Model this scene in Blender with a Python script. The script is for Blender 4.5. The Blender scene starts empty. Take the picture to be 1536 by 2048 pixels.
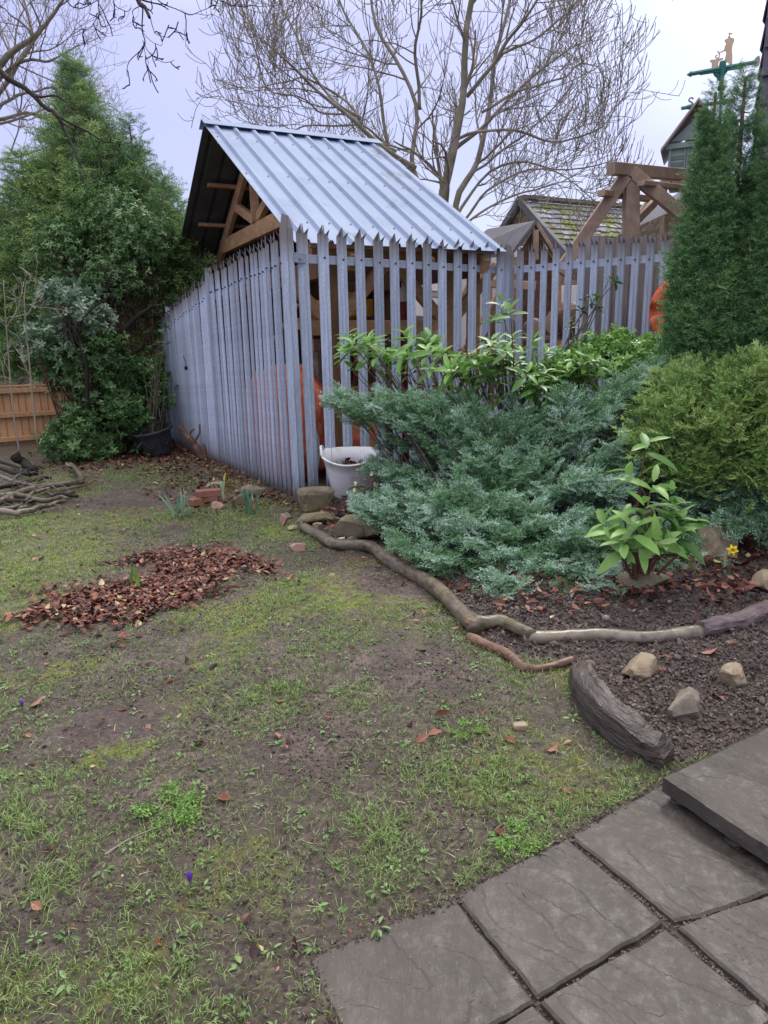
import bpy, math, random
import numpy as np
C = bpy.context.scene
# ------------------------------------------------------------------ camera
F_, TH, RO, H = 1420., math.radians(13.5), math.radians(1.2), 1.5
V3 = lambda *a: np.array(a, float)
fwd = V3(0, math.cos(TH), -math.sin(TH)); rgt = V3(1, 0, 0); upv = np.cross(rgt, fwd)
cR, sR = math.cos(RO), math.sin(RO)
camd = bpy.data.cameras.new('camera'); cam = bpy.data.objects.new('camera', camd); C.collection.objects.link(cam)
from mathutils import Matrix
cx, cy, cz = cR*rgt - sR*upv, sR*rgt + cR*upv, -fwd
cam.matrix_world = Matrix([[cx[i], cy[i], cz[i], (0, 0, H)[i]] for i in range(3)] + [[0, 0, 0, 1]])
camd.sensor_fit = 'VERTICAL'; camd.sensor_height = 24; camd.lens = 24*F_/2048
camd.clip_start = .05; camd.clip_end = 2000
C.camera = cam
# ------------------------------------------------------------------ world, sun, exposure
SUN_AZ, SUN_EL = math.radians(24), math.radians(50)      # azimuth east of +Y
w = bpy.data.worlds.new('World'); C.world = w; w.use_nodes = True
nt = w.node_tree; nt.nodes.clear()
def wn(t, **k):
    n = nt.nodes.new(t)
    for a, b in k.items(): setattr(n, a, b)
    return n
out = wn('ShaderNodeOutputWorld'); add = wn('ShaderNodeAddShader')
sky = wn('ShaderNodeTexSky', sky_type='NISHITA', sun_disc=False, sun_elevation=SUN_EL, sun_rotation=SUN_AZ)
bg1 = wn('ShaderNodeBackground'); bg1.inputs[1].default_value = .05
bg2 = wn('ShaderNodeBackground'); bg2.inputs[1].default_value = 1.0
nt.links.new(sky.outputs[0], bg1.inputs[0])
tc = wn('ShaderNodeTexCoord')
sep = wn('ShaderNodeSeparateXYZ'); nt.links.new(tc.outputs['Generated'], sep.inputs[0])
# overcast cloud layer: lavender low down, brighter and neutral overhead, a bright patch where the sun sits behind it
el = wn('ShaderNodeValToRGB'); nt.links.new(sep.outputs[2], el.inputs[0])
cr = el.color_ramp; cr.elements[0].position = 0.0; cr.elements[0].color = (.29, .27, .36, 1)
cr.elements[1].position = .2; cr.elements[1].color = (.25, .225, .385, 1)
for p, c in ((.36, (.27, .245, .42, 1)), (.60, (1.0, .97, 1.0, 1)), (1., (1.6, 1.53, 1.45, 1))):
    e = cr.elements.new(p); e.color = c
noi = wn('ShaderNodeTexNoise'); noi.inputs['Scale'].default_value = 2.2; noi.inputs['Detail'].default_value = 4
nt.links.new(tc.outputs['Generated'], noi.inputs['Vector'])
nr = wn('ShaderNodeMapRange'); nr.inputs[1].default_value = .3; nr.inputs[2].default_value = .7; nr.inputs[3].default_value = .82; nr.inputs[4].default_value = 1.14
nt.links.new(noi.outputs[0], nr.inputs[0])
dot = wn('ShaderNodeVectorMath', operation='DOT_PRODUCT'); nt.links.new(tc.outputs['Generated'], dot.inputs[0])
ga, ge = math.radians(27), math.radians(25)
dot.inputs[1].default_value = (math.sin(ga)*math.cos(ge), math.cos(ga)*math.cos(ge), math.sin(ge))
gl = wn('ShaderNodeValToRGB'); nt.links.new(dot.outputs['Value'], gl.inputs[0])
cr = gl.color_ramp; cr.interpolation = 'EASE'
cr.elements[0].position = .968; cr.elements[0].color = (0, 0, 0, 1); cr.elements[1].position = .9985; cr.elements[1].color = (.6, .62, .5, 1)
e = cr.elements.new(.989); e.color = (.13, .15, .11, 1)
mul = wn('ShaderNodeVectorMath', operation='MULTIPLY'); nt.links.new(el.outputs[0], mul.inputs[0]); nt.links.new(nr.outputs[0], mul.inputs[1])
ad2 = wn('ShaderNodeVectorMath', operation='ADD'); nt.links.new(mul.outputs[0], ad2.inputs[0]); nt.links.new(gl.outputs[0], ad2.inputs[1])
nt.links.new(ad2.outputs[0], bg2.inputs[0]); nt.links.new(bg1.outputs[0], add.inputs[0]); nt.links.new(bg2.outputs[0], add.inputs[1])
nt.links.new(add.outputs[0], out.inputs[0])
sd = bpy.data.lights.new('sun', 'SUN'); sd.energy = 1.5; sd.angle = math.radians(16); sd.color = (1, .97, .92)
so = bpy.data.objects.new('sun', sd); C.collection.objects.link(so)
from mathutils import Vector
so.rotation_euler = Vector((math.sin(SUN_AZ)*math.cos(SUN_EL), math.cos(SUN_AZ)*math.cos(SUN_EL), math.sin(SUN_EL))).to_track_quat('Z', 'Y').to_euler()
so.location = (5, 8, 12)
C.view_settings.view_transform = 'Standard'; C.view_settings.look = 'None'; C.view_settings.exposure = 0.55; C.view_settings.gamma = 1
C.render.engine = 'CYCLES'; C.cycles.max_bounces = 8; C.cycles.transparent_max_bounces = 4
# ------------------------------------------------------------------ helpers: from the photo's lines of sight to places in the yard
rs = np.random.RandomState(7); random.seed(7)
def ray(px, py):
    u, v = (px-768)/F_, (py-1024)/F_
    return fwd + rgt*(cR*u - sR*v) - upv*(sR*u + cR*v)
O = V3(0, 0, H)
def G(px, py, z=0.):
    d = ray(px, py); return O + d*((z-H)/d[2])
def Y(px, py, y):
    d = ray(px, py); return O + d*(y/d[1])
def onplane(px, py, p0, dr):
    n = V3(dr[1], -dr[0], 0); r = ray(px, py); return O + r*(((p0-O)@n)/(r@n))
def hsh(i):
    i = i.astype(np.int64); i = (i ^ (i >> 13))*1274126177 & 0x7fffffff; i = (i ^ (i >> 15))*668265263 & 0x7fffffff
    return ((i ^ (i >> 14)) & 0xffff)/65535.
def vnoise(x, y, z=0., seed=0):
    x = np.asarray(x, float); y = np.asarray(y, float); z = np.asarray(z, float)+0*x
    xi, yi, zi = np.floor(x), np.floor(y), np.floor(z); fx, fy, fz = x-xi, y-yi, z-zi
    fx, fy, fz = [f*f*(3-2*f) for f in (fx, fy, fz)]; r = 0
    for a in (0, 1):
        for b in (0, 1):
            for c in (0, 1):
                h = hsh((xi+a)*73856093 + (yi+b)*19349663 + (zi+c)*83492791 + seed*7919 + 1e6)
                r = r + h*(fx if a else 1-fx)*(fy if b else 1-fy)*(fz if c else 1-fz)
    return r
def fbm(x, y, z=0., o=4, seed=0):
    r, a, t = 0, 1., 0
    for k in range(o):
        r = r + a*vnoise(np.asarray(x)*2**k, np.asarray(y)*2**k, np.asarray(z)*2**k, seed+k); t += a; a *= .5
    return r/t
def norm(v): return v/np.maximum(np.linalg.norm(v, axis=-1, keepdims=True), 1e-9)
ORI = {}
def mk(name, parts, mat, parent=None, smooth=False, mats=None):
    """link one mesh object made of (verts, faces[, tint]) pieces in world coordinates"""
    me = bpy.data.meshes.new(name)
    Vs, off, loops, starts, tots, tints, mi, has = [], 0, [], [], [], [], [], False
    nl = 0
    for pc in parts:
        V, Fs = np.asarray(pc[0], float).reshape(-1, 3), pc[1]
        t = pc[2] if len(pc) > 2 and pc[2] is not None else None
        m = pc[3] if len(pc) > 3 else 0
        if not isinstance(Fs, list): Fs = [Fs]
        for F in Fs:
            if isinstance(F, np.ndarray) and F.ndim == 2:
                loops.append((F+off).ravel()); k = F.shape[1]; n = len(F)
                starts.append(nl+np.arange(n)*k); tots.append(np.full(n, k)); nl += n*k; mi.append(np.full(n, m))
            else:
                F = np.asarray(F); loops.append(F+off); starts.append(np.array([nl])); tots.append(np.array([len(F)])); nl += len(F); mi.append(np.array([m]))
        Vs.append(V); off += len(V)
        if t is not None: has = True; tints.append(np.broadcast_to(t, (len(V),)))
        else: tints.append(np.zeros(len(V)))
    V = np.concatenate(Vs)
    if parent is not None: o = ORI[parent.name]
    else: o = V3(V[:, 0].mean(), V[:, 1].mean(), V[:, 2].min())
    V = V-o
    loops = np.concatenate(loops).astype(np.int32)
    me.vertices.add(len(V)); me.vertices.foreach_set('co', V.ravel().astype(np.float32))
    me.loops.add(len(loops)); me.loops.foreach_set('vertex_index', loops)
    st = np.concatenate(starts).astype(np.int32); me.polygons.add(len(st))
    me.polygons.foreach_set('loop_start', st); me.polygons.foreach_set('loop_total', np.concatenate(tots).astype(np.int32))
    me.update(calc_edges=True)
    if has:
        at = me.attributes.new('tint', 'FLOAT', 'POINT'); at.data.foreach_set('value', np.concatenate(tints).astype(np.float32))
    for mm in (mats or [mat]): me.materials.append(mm)
    if mats: me.polygons.foreach_set('material_index', np.concatenate(mi).astype(np.int32))
    me.polygons.foreach_set('use_smooth', np.full(len(st), bool(smooth)))
    me.validate()
    ob = bpy.data.objects.new(name, me); C.collection.objects.link(ob)
    if parent is not None: ob.parent = parent
    else: ob.location = o
    ORI[ob.name] = o
    return ob
def thing(name, loc, label, cat, group=None):
    o = bpy.data.objects.new(name, None); o.empty_display_size = .1; C.collection.objects.link(o)
    o.location = loc; ORI[o.name] = np.array(loc, float); tag(o, label, cat, group); return o
def tag(o, label=None, cat=None, group=None, kind=None):
    if label: o['label'] = label
    if cat: o['category'] = cat
    if group: o['group'] = group
    if kind: o['kind'] = kind
    return o
def grid_faces(a, b, wrap=False):
    i, j = np.meshgrid(np.arange(a-1), np.arange(b if wrap else b-1), indexing='ij'); j2 = (j+1) % b
    return np.stack([i*b+j, i*b+j2, (i+1)*b+j2, (i+1)*b+j], -1).reshape(-1, 4)
def tubes(P, R, s=5, cap=True, tint=None):
    """P (N,k,3) paths, R (N,k) radii -> one piece"""
    P = np.asarray(P, float); R = np.asarray(R, float)
    if P.ndim == 2: P = P[None]; R = R[None]
    N, k, _ = P.shape
    T = norm(np.gradient(P, axis=1)); m = norm(T.mean(1))
    ref = np.where(np.abs(m[:, 2:3]) > .8, V3(1, 0, 0)[None], V3(0, 0, 1)[None])
    u = norm(np.cross(T, ref[:, None])); v = np.cross(T, u)
    a = np.arange(s)*2*math.pi/s
    ring = P[:, :, None] + R[:, :, None, None]*(np.cos(a)[:, None]*u[:, :, None] + np.sin(a)[:, None]*v[:, :, None])
    V = ring.reshape(-1, 3); f = grid_faces(k, s, True)
    F = [(f[None] + (np.arange(N)*k*s)[:, None, None]).reshape(-1, 4)]
    if cap:
        for e in (np.arange(s)[::-1], (k-1)*s+np.arange(s)): F.append((e[None] + (np.arange(N)*k*s)[:, None]))
    return (V, F, tint)
def smooth_path(pts, n, jit=0., seed=0):
    P = np.array(pts, float); m = len(P)
    if m < 3:
        t = np.linspace(0, m-1, n)[:, None]; Q = P[0]+(P[-1]-P[0])*t/(m-1)
    else:
        Pe = np.vstack([2*P[0]-P[1], P, 2*P[-1]-P[-2]]); t = np.linspace(0, m-1-1e-6, n); i = t.astype(int); f = (t-i)[:, None]
        a, b, c, d = Pe[i], Pe[i+1], Pe[i+2], Pe[i+3]
        Q = .5*((2*b)+(c-a)*f+(2*a-5*b+4*c-d)*f**2+(3*b-a-3*c+d)*f**3)
    if jit:
        s = np.linspace(0, 5, n)+.0
        Q = Q + jit*np.stack([vnoise(s, s*0+k*9.1, 0, seed)-.5 for k in range(3)], 1)*2
    return Q
def limb(pts, r0, r1, n=16, s=8, jit=0., seed=0, knob=0., tint=None, rough=0.):
    P = smooth_path(pts, n, jit, seed); t = np.linspace(0, 1, n)
    R = (r0+(r1-r0)*t)*(1+knob*(fbm(t*5, t*0, 0, 3, seed+5)-.5)*1.6)
    pc = tubes(P, R, s, True, tint)
    if rough:
        V = pc[0]; ax = np.repeat(P, s, 0); d = norm(V-ax); q_ = np.repeat(np.cumsum(np.r_[0, np.linalg.norm(np.diff(P, axis=0), axis=1)]), s); an = np.tile(np.arange(s)*2*math.pi/s, n); m = min(r0, r1)
        f = (fbm(q_/m*.35+seed, np.cos(an)*1.6, np.sin(an)*1.6, 4, seed)-.5)*1.2+(fbm(q_/m*.22, np.cos(an)*3.2+9, np.sin(an)*3.2, 3, seed+2)-.5)*.9
        V = V+d*(f*rough*np.repeat(R, s))[:, None]; pc = (V, pc[1], tint)
    return pc
def beam(p0, p1, w, h, up=(0, 0, 1), ch=.006):
    p0, p1 = np.array(p0, float), np.array(p1, float); d = norm(p1-p0); sd_ = np.cross(d, up)
    if np.linalg.norm(sd_) < .05: sd_ = np.cross(d, (1, 0, 0))
    sd_ = norm(sd_); u = np.cross(sd_, d); a, b = w/2, h/2; c = min(ch, a*.4, b*.4)
    pr = [(-a+c, -b), (a-c, -b), (a, -b+c), (a, b-c), (a-c, b), (-a+c, b), (-a, b-c), (-a, -b+c)]
    V = np.array([p+x*sd_+y*u for p in (p0, p1) for x, y in pr]); f = grid_faces(2, 8, True)
    return (V, [f, np.arange(8)[::-1], np.arange(8)+8])
def box(c, s, rz=0., ch=.004):
    c = np.array(c, float); d = V3(math.cos(rz), math.sin(rz), 0)
    return beam(c-d*s[0]/2, c+d*s[0]/2, s[1], s[2], ch=ch)
def lathe(prof, c=(0, 0, 0), n=24):
    a = np.arange(n)*2*math.pi/n
    V = np.array([[r*np.cos(a), r*np.sin(a), 0*a+z] for r, z in prof]).transpose(0, 2, 1).reshape(-1, 3)+np.array(c)
    return (V, grid_faces(len(prof), n, True))
def tilt(piece, c, ax, ang):
    M = np.array(Matrix.Rotation(ang, 3, Vector(ax))); c = np.array(c, float)
    return (((piece[0]-c)@M.T)+c,)+tuple(piece[1:])
def ico(sub=3):
    import bmesh
    b = bmesh.new(); bmesh.ops.create_icosphere(b, subdivisions=sub, radius=1)
    V = np.array([v.co[:] for v in b.verts]); F = np.array([[v.index for v in f.verts] for f in b.faces]); b.free(); return V, F
ICO3, ICO1, ICO2 = ico(3), ico(1), ico(2)
def rock(c, s, seed, cuts=7, rz=0., rough=.12):
    r = np.random.RandomState(seed); V = ICO3[0].copy()
    for k in range(cuts):
        n = norm(r.normal(size=3)); h = r.uniform(.45, .75); d = V@n; V = V-np.where(d > h, d-h, 0)[:, None]*n*.96
    V = V*(1+rough*(fbm(V[:, 0]*2+seed, V[:, 1]*2, V[:, 2]*2, 3)-.5)[:, None])
    V = V*np.array(s); ca, sa = math.cos(rz), math.sin(rz); V = V@np.array([[ca, sa, 0], [-sa, ca, 0], [0, 0, 1]])
    return (V+np.array(c), ICO3[1])
def frames(d, roll, up=(0, 0, 1)):
    """rotation matrices whose +Y looks along d and +Z stays near up, then rolled"""
    d = norm(d); u = np.broadcast_to(np.array(up, float), d.shape)
    x = np.cross(d, u); bad = np.linalg.norm(x, axis=1) < .05; x[bad] = np.cross(d[bad], (1, .3, 0)); x = norm(x); z = np.cross(x, d)
    c, s = np.cos(roll)[:, None], np.sin(roll)[:, None]; x2 = c*x+s*z; z2 = -s*x+c*z
    return np.stack([x2, d, z2], -1)
def scatter(tmpl, pos, M, sc, tint):
    V, F, tt = tmpl; n = len(pos)
    sc = np.asarray(sc); sc = sc[:, None, None] if sc.ndim == 1 else sc[:, None, :]
    W = np.einsum('nij,nkj->nki', M, V[None]*sc)+pos[:, None]
    Fs = (F[None]+(np.arange(n)*len(V))[:, None, None]).reshape(-1, F.shape[1])
    return (W.reshape(-1, 3), Fs, (tint[:, None]+tt[None]).ravel())
# ------------------------------------------------------------------ leaf and spray shapes
def t_leaf(L=1., W=.42, fold=.1, curl=.15, rows=(0, .22, .5, .8, 1.), ws=(.06, .8, 1., .62, .02)):
    V = []
    for t, q in zip(rows, ws):
        z = -curl*t*t
        V += [(-W/2*q, t*L, z+fold*q), (0, t*L, z), (W/2*q, t*L, z+fold*q)]
    return np.array(V), grid_faces(len(rows), 3), np.zeros(len(V))
def t_spray(L, pairs, side, ang, nl, nw, seed, flat=.25, tipw=.5, droop=.15):
    """a flat branchlet: side twiglets set with scale-like needles; tint grows to the tips"""
    r = np.random.RandomState(seed); V, F, T = [], [], []
    def needle(p, d, l, w_, tt):
        d = d/np.linalg.norm(d); s = np.cross(d, r.normal(size=3)); s = s/np.linalg.norm(s)
        i = len(V); V.extend([p-s*w_/2, p+s*w_/2, p+d*l]); F.append((i, i+1, i+2)); T.extend([tt*.6, tt*.6, tt])
    def axis(p, d, l, n, tt):
        for k in range(n):
            q = p+d*l*(k+.3)/n+V3(0, 0, -droop*L*((k+.5)/n)**2*.5)
            for sgn in (-1, 1):
                s = np.cross(d, (0, 0, 1))*sgn
                needle(q, d*.9+s*.7+r.normal(size=3)*flat, nl*r.uniform(.8, 1.2), nw, tt*(k+1)/n)
        needle(p+d*l, d+r.normal(size=3)*.1, nl, nw, tt)
    for i in range(pairs):
        t = (i+.6)/(pairs+.4); p = V3(0, t*L, -droop*L*t*t)
        l = side*(1-abs(t-.4)*.9)
        for sgn in (-1, 1):
            a = math.radians(ang+r.uniform(-10, 10)); d = V3(sgn*math.sin(a), math.cos(a), r.uniform(-.25, .25))
            axis(p, norm(d), l*r.uniform(.7, 1.1), max(2, int(l/nl*1.4)), .5+tipw*t)
    axis(V3(0, L*.5, -droop*L*.25), V3(0, 1, -droop), L*.5, 4, .5+tipw)
    return np.array(V), np.array(F), np.array(T)*.5
def ell_pts(blobs, dens, zmin=.02, inner=.9, shell=.3, seed=0, bottom=-.35):
    """points over a union of ellipsoids (c, radii); returns positions and outward normals"""
    r = np.random.RandomState(seed); P, N = [], []
    for c, s in blobs:
        c, s = np.array(c), np.array(s); A = 4*math.pi*((s[0]*s[1])**1.6/3+(s[0]*s[2])**1.6/3+(s[1]*s[2])**1.6/3)**(1/1.6)
        n = int(A*dens); d = norm(r.normal(size=(n, 3)))
        lump = 1+.28*(fbm(d[:, 0]*2.2+c[0]*3, d[:, 1]*2.2, d[:, 2]*2.2, 3, seed)-.5)
        p = c+d*s*(1-shell*r.rand(n)**1.6)[:, None]*lump[:, None]; nn = norm(d/s)
        k = (nn[:, 2] > bottom) & (p[:, 2] > zmin)
        for c2, s2 in blobs:
            if c2 is c or (np.array(c2) == c).all(): continue
            k &= np.linalg.norm((p-np.array(c2))/np.array(s2), axis=1) > inner
        P.append(p[k]); N.append(nn[k])
    return np.concatenate(P), np.concatenate(N)
def cluster(P, N, k, rad, seed):
    r = np.random.RandomState(seed); n = len(P)
    Q = np.repeat(P, k, 0)+r.normal(size=(n*k, 3))*rad; M = np.repeat(N, k, 0); ct = np.repeat(r.rand(n), k)
    return Q, M, ct
# ------------------------------------------------------------------ materials
def nmat(name):
    m = bpy.data.materials.new(name); m.use_nodes = True; t = m.node_tree; b = t.nodes['Principled BSDF']; return m, t, b
def nd(t, ty, **k):
    n = t.nodes.new(ty)
    for a, v in k.items():
        if a.startswith('i_'): n.inputs[a[2:].replace('_', ' ')].default_value = v
        else: setattr(n, a, v)
    return n
def ramp(t, src, stops):
    n = t.nodes.new('ShaderNodeValToRGB'); cr = n.color_ramp
    while len(cr.elements) < len(stops): cr.elements.new(.5)
    for e, (p, c) in zip(cr.elements, stops): e.position = p; e.color = tuple(c)+(1,)
    t.links.new(src, n.inputs[0]); return n.outputs[0]
def tcoord(t, vec=(1, 1, 1), obj=True, rot=(0, 0, 0)):
    tcn = nd(t, 'ShaderNodeTexCoord'); mp = nd(t, 'ShaderNodeMapping'); mp.inputs['Scale'].default_value = vec; mp.inputs['Rotation'].default_value = rot
    t.links.new(tcn.outputs['Object'], mp.inputs[0]); return mp.outputs[0]
def mixc(t, f, a, b, mode='MIX'):
    n = nd(t, 'ShaderNodeMix', data_type='RGBA', blend_type=mode)
    for i, v in ((0, f), (6, a), (7, b)):
        if hasattr(v, 'is_linked') or hasattr(v, 'links'): t.links.new(v, n.inputs[i])
        else: n.inputs[i].default_value = v if i == 0 else tuple(v)+(1,)
    return n.outputs[2]
def simple(name, c1, c2, scale=6., rough=.7, bump=.15, stretch=(1, 1, 1), spec=.4, metal=0., c3=None, c3scale=1.5, bdist=.01, island=0., c3range=(.5, .65), detail=6, rot=(0, 0, 0)):
    m, t, b = nmat(name); v = tcoord(t, stretch, rot=rot)
    n = nd(t, 'ShaderNodeTexNoise', i_Scale=scale, i_Detail=detail, i_Roughness=.6); t.links.new(v, n.inputs['Vector'])
    col = ramp(t, n.outputs[0], [(.3, c1), (.7, c2)])
    if c3:
        n3 = nd(t, 'ShaderNodeTexNoise', i_Scale=c3scale, i_Detail=5., i_Roughness=.65); v3 = tcoord(t); t.links.new(v3, n3.inputs['Vector'])
        f = ramp(t, n3.outputs[0], [(c3range[0], (0, 0, 0)), (c3range[1], (1, 1, 1))]); col = mixc(t, f, col, c3)
    if island:
        g = nd(t, 'ShaderNodeNewGeometry'); r = ramp(t, g.outputs['Random Per Island'], [(0, (1-island,)*3), (1, (1+island,)*3)])
        mr = nd(t, 'ShaderNodeMapRange'); mr.inputs[3].default_value = 1-island; mr.inputs[4].default_value = 1+island
        t.links.new(g.outputs['Random Per Island'], mr.inputs[0]); vm = nd(t, 'ShaderNodeVectorMath', operation='MULTIPLY'); t.links.new(col, vm.inputs[0]); t.links.new(mr.outputs[0], vm.inputs[1]); col = vm.outputs[0]
    t.links.new(col, b.inputs['Base Color']); b.inputs['Roughness'].default_value = rough; b.inputs['Metallic'].default_value = metal
    b.inputs['Specular IOR Level'].default_value = spec
    if bump:
        bn = nd(t, 'ShaderNodeBump', i_Strength=bump, i_Distance=bdist); t.links.new(n.outputs[0], bn.inputs['Height']); t.links.new(bn.outputs[0], b.inputs['Normal'])
    return m
def foliage(name, stops, rough=.5, trans=.25, spec=.4, isl=True, nscale=1.2):
    """tint attribute (0..1) picks the colour along the stops; neighbouring leaves differ a little"""
    m, t, b = nmat(name); at = nd(t, 'ShaderNodeAttribute', attribute_name='tint'); fac = at.outputs['Fac']
    g = nd(t, 'ShaderNodeNewGeometry'); mr = nd(t, 'ShaderNodeMapRange'); mr.inputs[3].default_value = -.12; mr.inputs[4].default_value = .12
    t.links.new(g.outputs['Random Per Island'], mr.inputs[0]); ad = nd(t, 'ShaderNodeMath', operation='ADD'); t.links.new(fac, ad.inputs[0]); t.links.new(mr.outputs[0], ad.inputs[1])
    col = ramp(t, ad.outputs[0], stops); t.links.new(col, b.inputs['Base Color']); b.inputs['Roughness'].default_value = rough; b.inputs['Specular IOR Level'].default_value = spec
    tr = nd(t, 'ShaderNodeBsdfTranslucent'); t.links.new(col, tr.inputs[0]); mx = nd(t, 'ShaderNodeMixShader'); mx.inputs[0].default_value = trans
    t.links.new(b.outputs[0], mx.inputs[1]); t.links.new(tr.outputs[0], mx.inputs[2]); t.links.new(mx.outputs[0], t.nodes['Material Output'].inputs[0]); return m
def wood(name, c1, c2, scale=3., rough=.75, knots=True, along=(1, 1, 1)):
    m, t, b = nmat(name); tcn = nd(t, 'ShaderNodeTexCoord'); mp = nd(t, 'ShaderNodeMapping'); mp.inputs['Scale'].default_value = along; t.links.new(tcn.outputs['Object'], mp.inputs[0])
    n = nd(t, 'ShaderNodeTexNoise', i_Scale=scale, i_Detail=8., i_Roughness=.7, i_Distortion=.6); t.links.new(mp.outputs[0], n.inputs['Vector'])
    w_ = nd(t, 'ShaderNodeTexNoise', i_Scale=2.2, i_Detail=3.); t.links.new(tcn.outputs['Object'], w_.inputs['Vector'])
    col = ramp(t, n.outputs[0], [(.3, c1), (.68, c2)])
    col = mixc(t, ramp(t, w_.outputs[0], [(.35, (0, 0, 0)), (.7, (.6, .6, .6))]), col, tuple(np.array(c1)*.6))
    g = nd(t, 'ShaderNodeNewGeometry'); mr = nd(t, 'ShaderNodeMapRange'); mr.inputs[3].default_value = .8; mr.inputs[4].default_value = 1.2
    t.links.new(g.outputs['Random Per Island'], mr.inputs[0]); vm = nd(t, 'ShaderNodeVectorMath', operation='MULTIPLY'); t.links.new(col, vm.inputs[0]); t.links.new(mr.outputs[0], vm.inputs[1])
    t.links.new(vm.outputs[0], b.inputs['Base Color']); b.inputs['Roughness'].default_value = rough; b.inputs['Specular IOR Level'].default_value = .3
    bn = nd(t, 'ShaderNodeBump', i_Strength=.3, i_Distance=.006); t.links.new(n.outputs[0], bn.inputs['Height']); t.links.new(bn.outputs[0], b.inputs['Normal']); return m
MT = {}
def galv():
    m, t, b = nmat('galvanised steel'); v = tcoord(t, (9, 9, .8)); n = nd(t, 'ShaderNodeTexNoise', i_Scale=5., i_Detail=9., i_Roughness=.75); t.links.new(v, n.inputs[0])
    v2 = tcoord(t, (1, 1, 1)); n2 = nd(t, 'ShaderNodeTexNoise', i_Scale=70., i_Detail=3.); t.links.new(v2, n2.inputs[0])
    col = ramp(t, n.outputs[0], [(.3, (.25, .30, .40)), (.5, (.38, .44, .58)), (.72, (.56, .63, .80))])
    col = mixc(t, .25, col, ramp(t, n2.outputs[0], [(.35, (.28, .33, .43)), (.65, (.66, .73, .90))]))
    # dirt splashed on the feet, brown tarnish on the points (heights of the steel itself)
    tcn = nd(t, 'ShaderNodeTexCoord'); sp = nd(t, 'ShaderNodeSeparateXYZ'); t.links.new(tcn.outputs['Object'], sp.inputs[0])
    ad = nd(t, 'ShaderNodeMath', operation='MULTIPLY_ADD'); t.links.new(n.outputs[0], ad.inputs[0]); ad.inputs[1].default_value = .35; t.links.new(sp.outputs[2], ad.inputs[2])
    oi = nd(t, 'ShaderNodeObjectInfo'); mr = nd(t, 'ShaderNodeMapRange'); mr.inputs[3].default_value = .74; mr.inputs[4].default_value = 1.16; t.links.new(oi.outputs['Random'], mr.inputs[0])
    vm = nd(t, 'ShaderNodeVectorMath', operation='MULTIPLY'); t.links.new(col, vm.inputs[0]); t.links.new(mr.outputs[0], vm.inputs[1]); col = vm.outputs[0]
    v5 = tcoord(t, (14, 14, .5)); n5 = nd(t, 'ShaderNodeTexNoise', i_Scale=2.4, i_Detail=5.); t.links.new(v5, n5.inputs[0]); col = mixc(t, ramp(t, n5.outputs[0], [(.56, (0, 0, 0)), (.70, (.6, .6, .6))]), col, (.22, .19, .18))
    col = mixc(t, ramp(t, ad.outputs[0], [(.24, (.9, .9, .9)), (.33, (.45, .45, .45)), (.52, (0, 0, 0))]), col, (.07, .055, .045))
    ad2 = nd(t, 'ShaderNodeMath', operation='DIVIDE'); t.links.new(ad.outputs[0], ad2.inputs[0]); ad2.inputs[1].default_value = 3.
    col = mixc(t, ramp(t, ad2.outputs[0], [(.79, (0, 0, 0)), (.86, (.85, .85, .85))]), col, (.17, .14, .125))
    t.links.new(col, b.inputs['Base Color']); b.inputs['Roughness'].default_value = .55; b.inputs['Metallic'].default_value = .05
    bn = nd(t, 'ShaderNodeBump', i_Strength=.12, i_Distance=.004); t.links.new(n.outputs[0], bn.inputs['Height']); t.links.new(bn.outputs[0], b.inputs['Normal']); return m
MT['galv'] = galv()
MT['roof'] = simple('roof sheet steel', (.23, .285, .41), (.31, .37, .50), 1.2, .7, .05, metal=.0, spec=.1, c3=(.17, .185, .22), c3scale=2.2, c3range=(.56, .75))
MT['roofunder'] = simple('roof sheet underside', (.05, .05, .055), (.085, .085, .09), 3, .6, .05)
MT['timber'] = wood('softwood frame', (.30, .165, .085), (.60, .37, .20), 6, along=(1, 1, 3))
MT['timberdark'] = wood('dark stained post', (.15, .075, .038), (.26, .14, .07), 5, along=(3, 3, .4))
MT['timbergrey'] = wood('weathered oak', (.27, .19, .14), (.48, .36, .27), 5, along=(2, 2, 2))
MT['ply'] = wood('fresh sawn board', (.42, .27, .19), (.56, .39, .29), 4)
MT['fencewood'] = wood('orange fence boards', (.44, .24, .12), (.60, .36, .19), 4, along=(6, 6, .5))
MT['greyboard'] = wood('grey fence boards', (.17, .145, .135), (.29, .25, .235), 4, along=(8, 8, .4))
MT['bark'] = simple('wet mossy bark', (.05, .038, .028), (.19, .155, .11), 14, .36, .8, c3=(.12, .115, .035), c3scale=7., c3range=(.56, .7), bdist=.012, stretch=(1, 1, 2))
MT['barklight'] = simple('pale smooth bark', (.085, .068, .052), (.29, .245, .20), 18, .3, .6, c3=(.13, .12, .06), c3scale=9., c3range=(.56, .72), bdist=.006)
MT['barkred'] = simple('peeled red brown wood', (.075, .038, .027), (.21, .115, .075), 12, .45, .5, stretch=(1, 3, 3), bdist=.01)
MT['barkpurple'] = simple('rough purple bark', (.065, .045, .05), (.20, .15, .155), 12, .4, .9, stretch=(.4, 2, 2), bdist=.02)
MT['cut'] = simple('fresh cut wood', (.55, .20, .09), (.66, .30, .15), 20, .6, .1)
MT['oldtimber'] = simple('charred old timber', (.028, .024, .023), (.105, .082, .07), 5, .45, 1., stretch=(2.2, .9, 6), c3=(.13, .07, .042), c3scale=5., c3range=(.60, .72), bdist=.03, rot=(0, 0, .9))
MT['twig'] = simple('ash twig bark', (.12, .10, .08), (.34, .30, .25), 3, .7, .2, c3=(.17, .165, .09), c3scale=.8)
MT['twigdark'] = simple('dark wet twig', (.018, .014, .013), (.05, .04, .036), 4, .8, .2, spec=.15)
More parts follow.
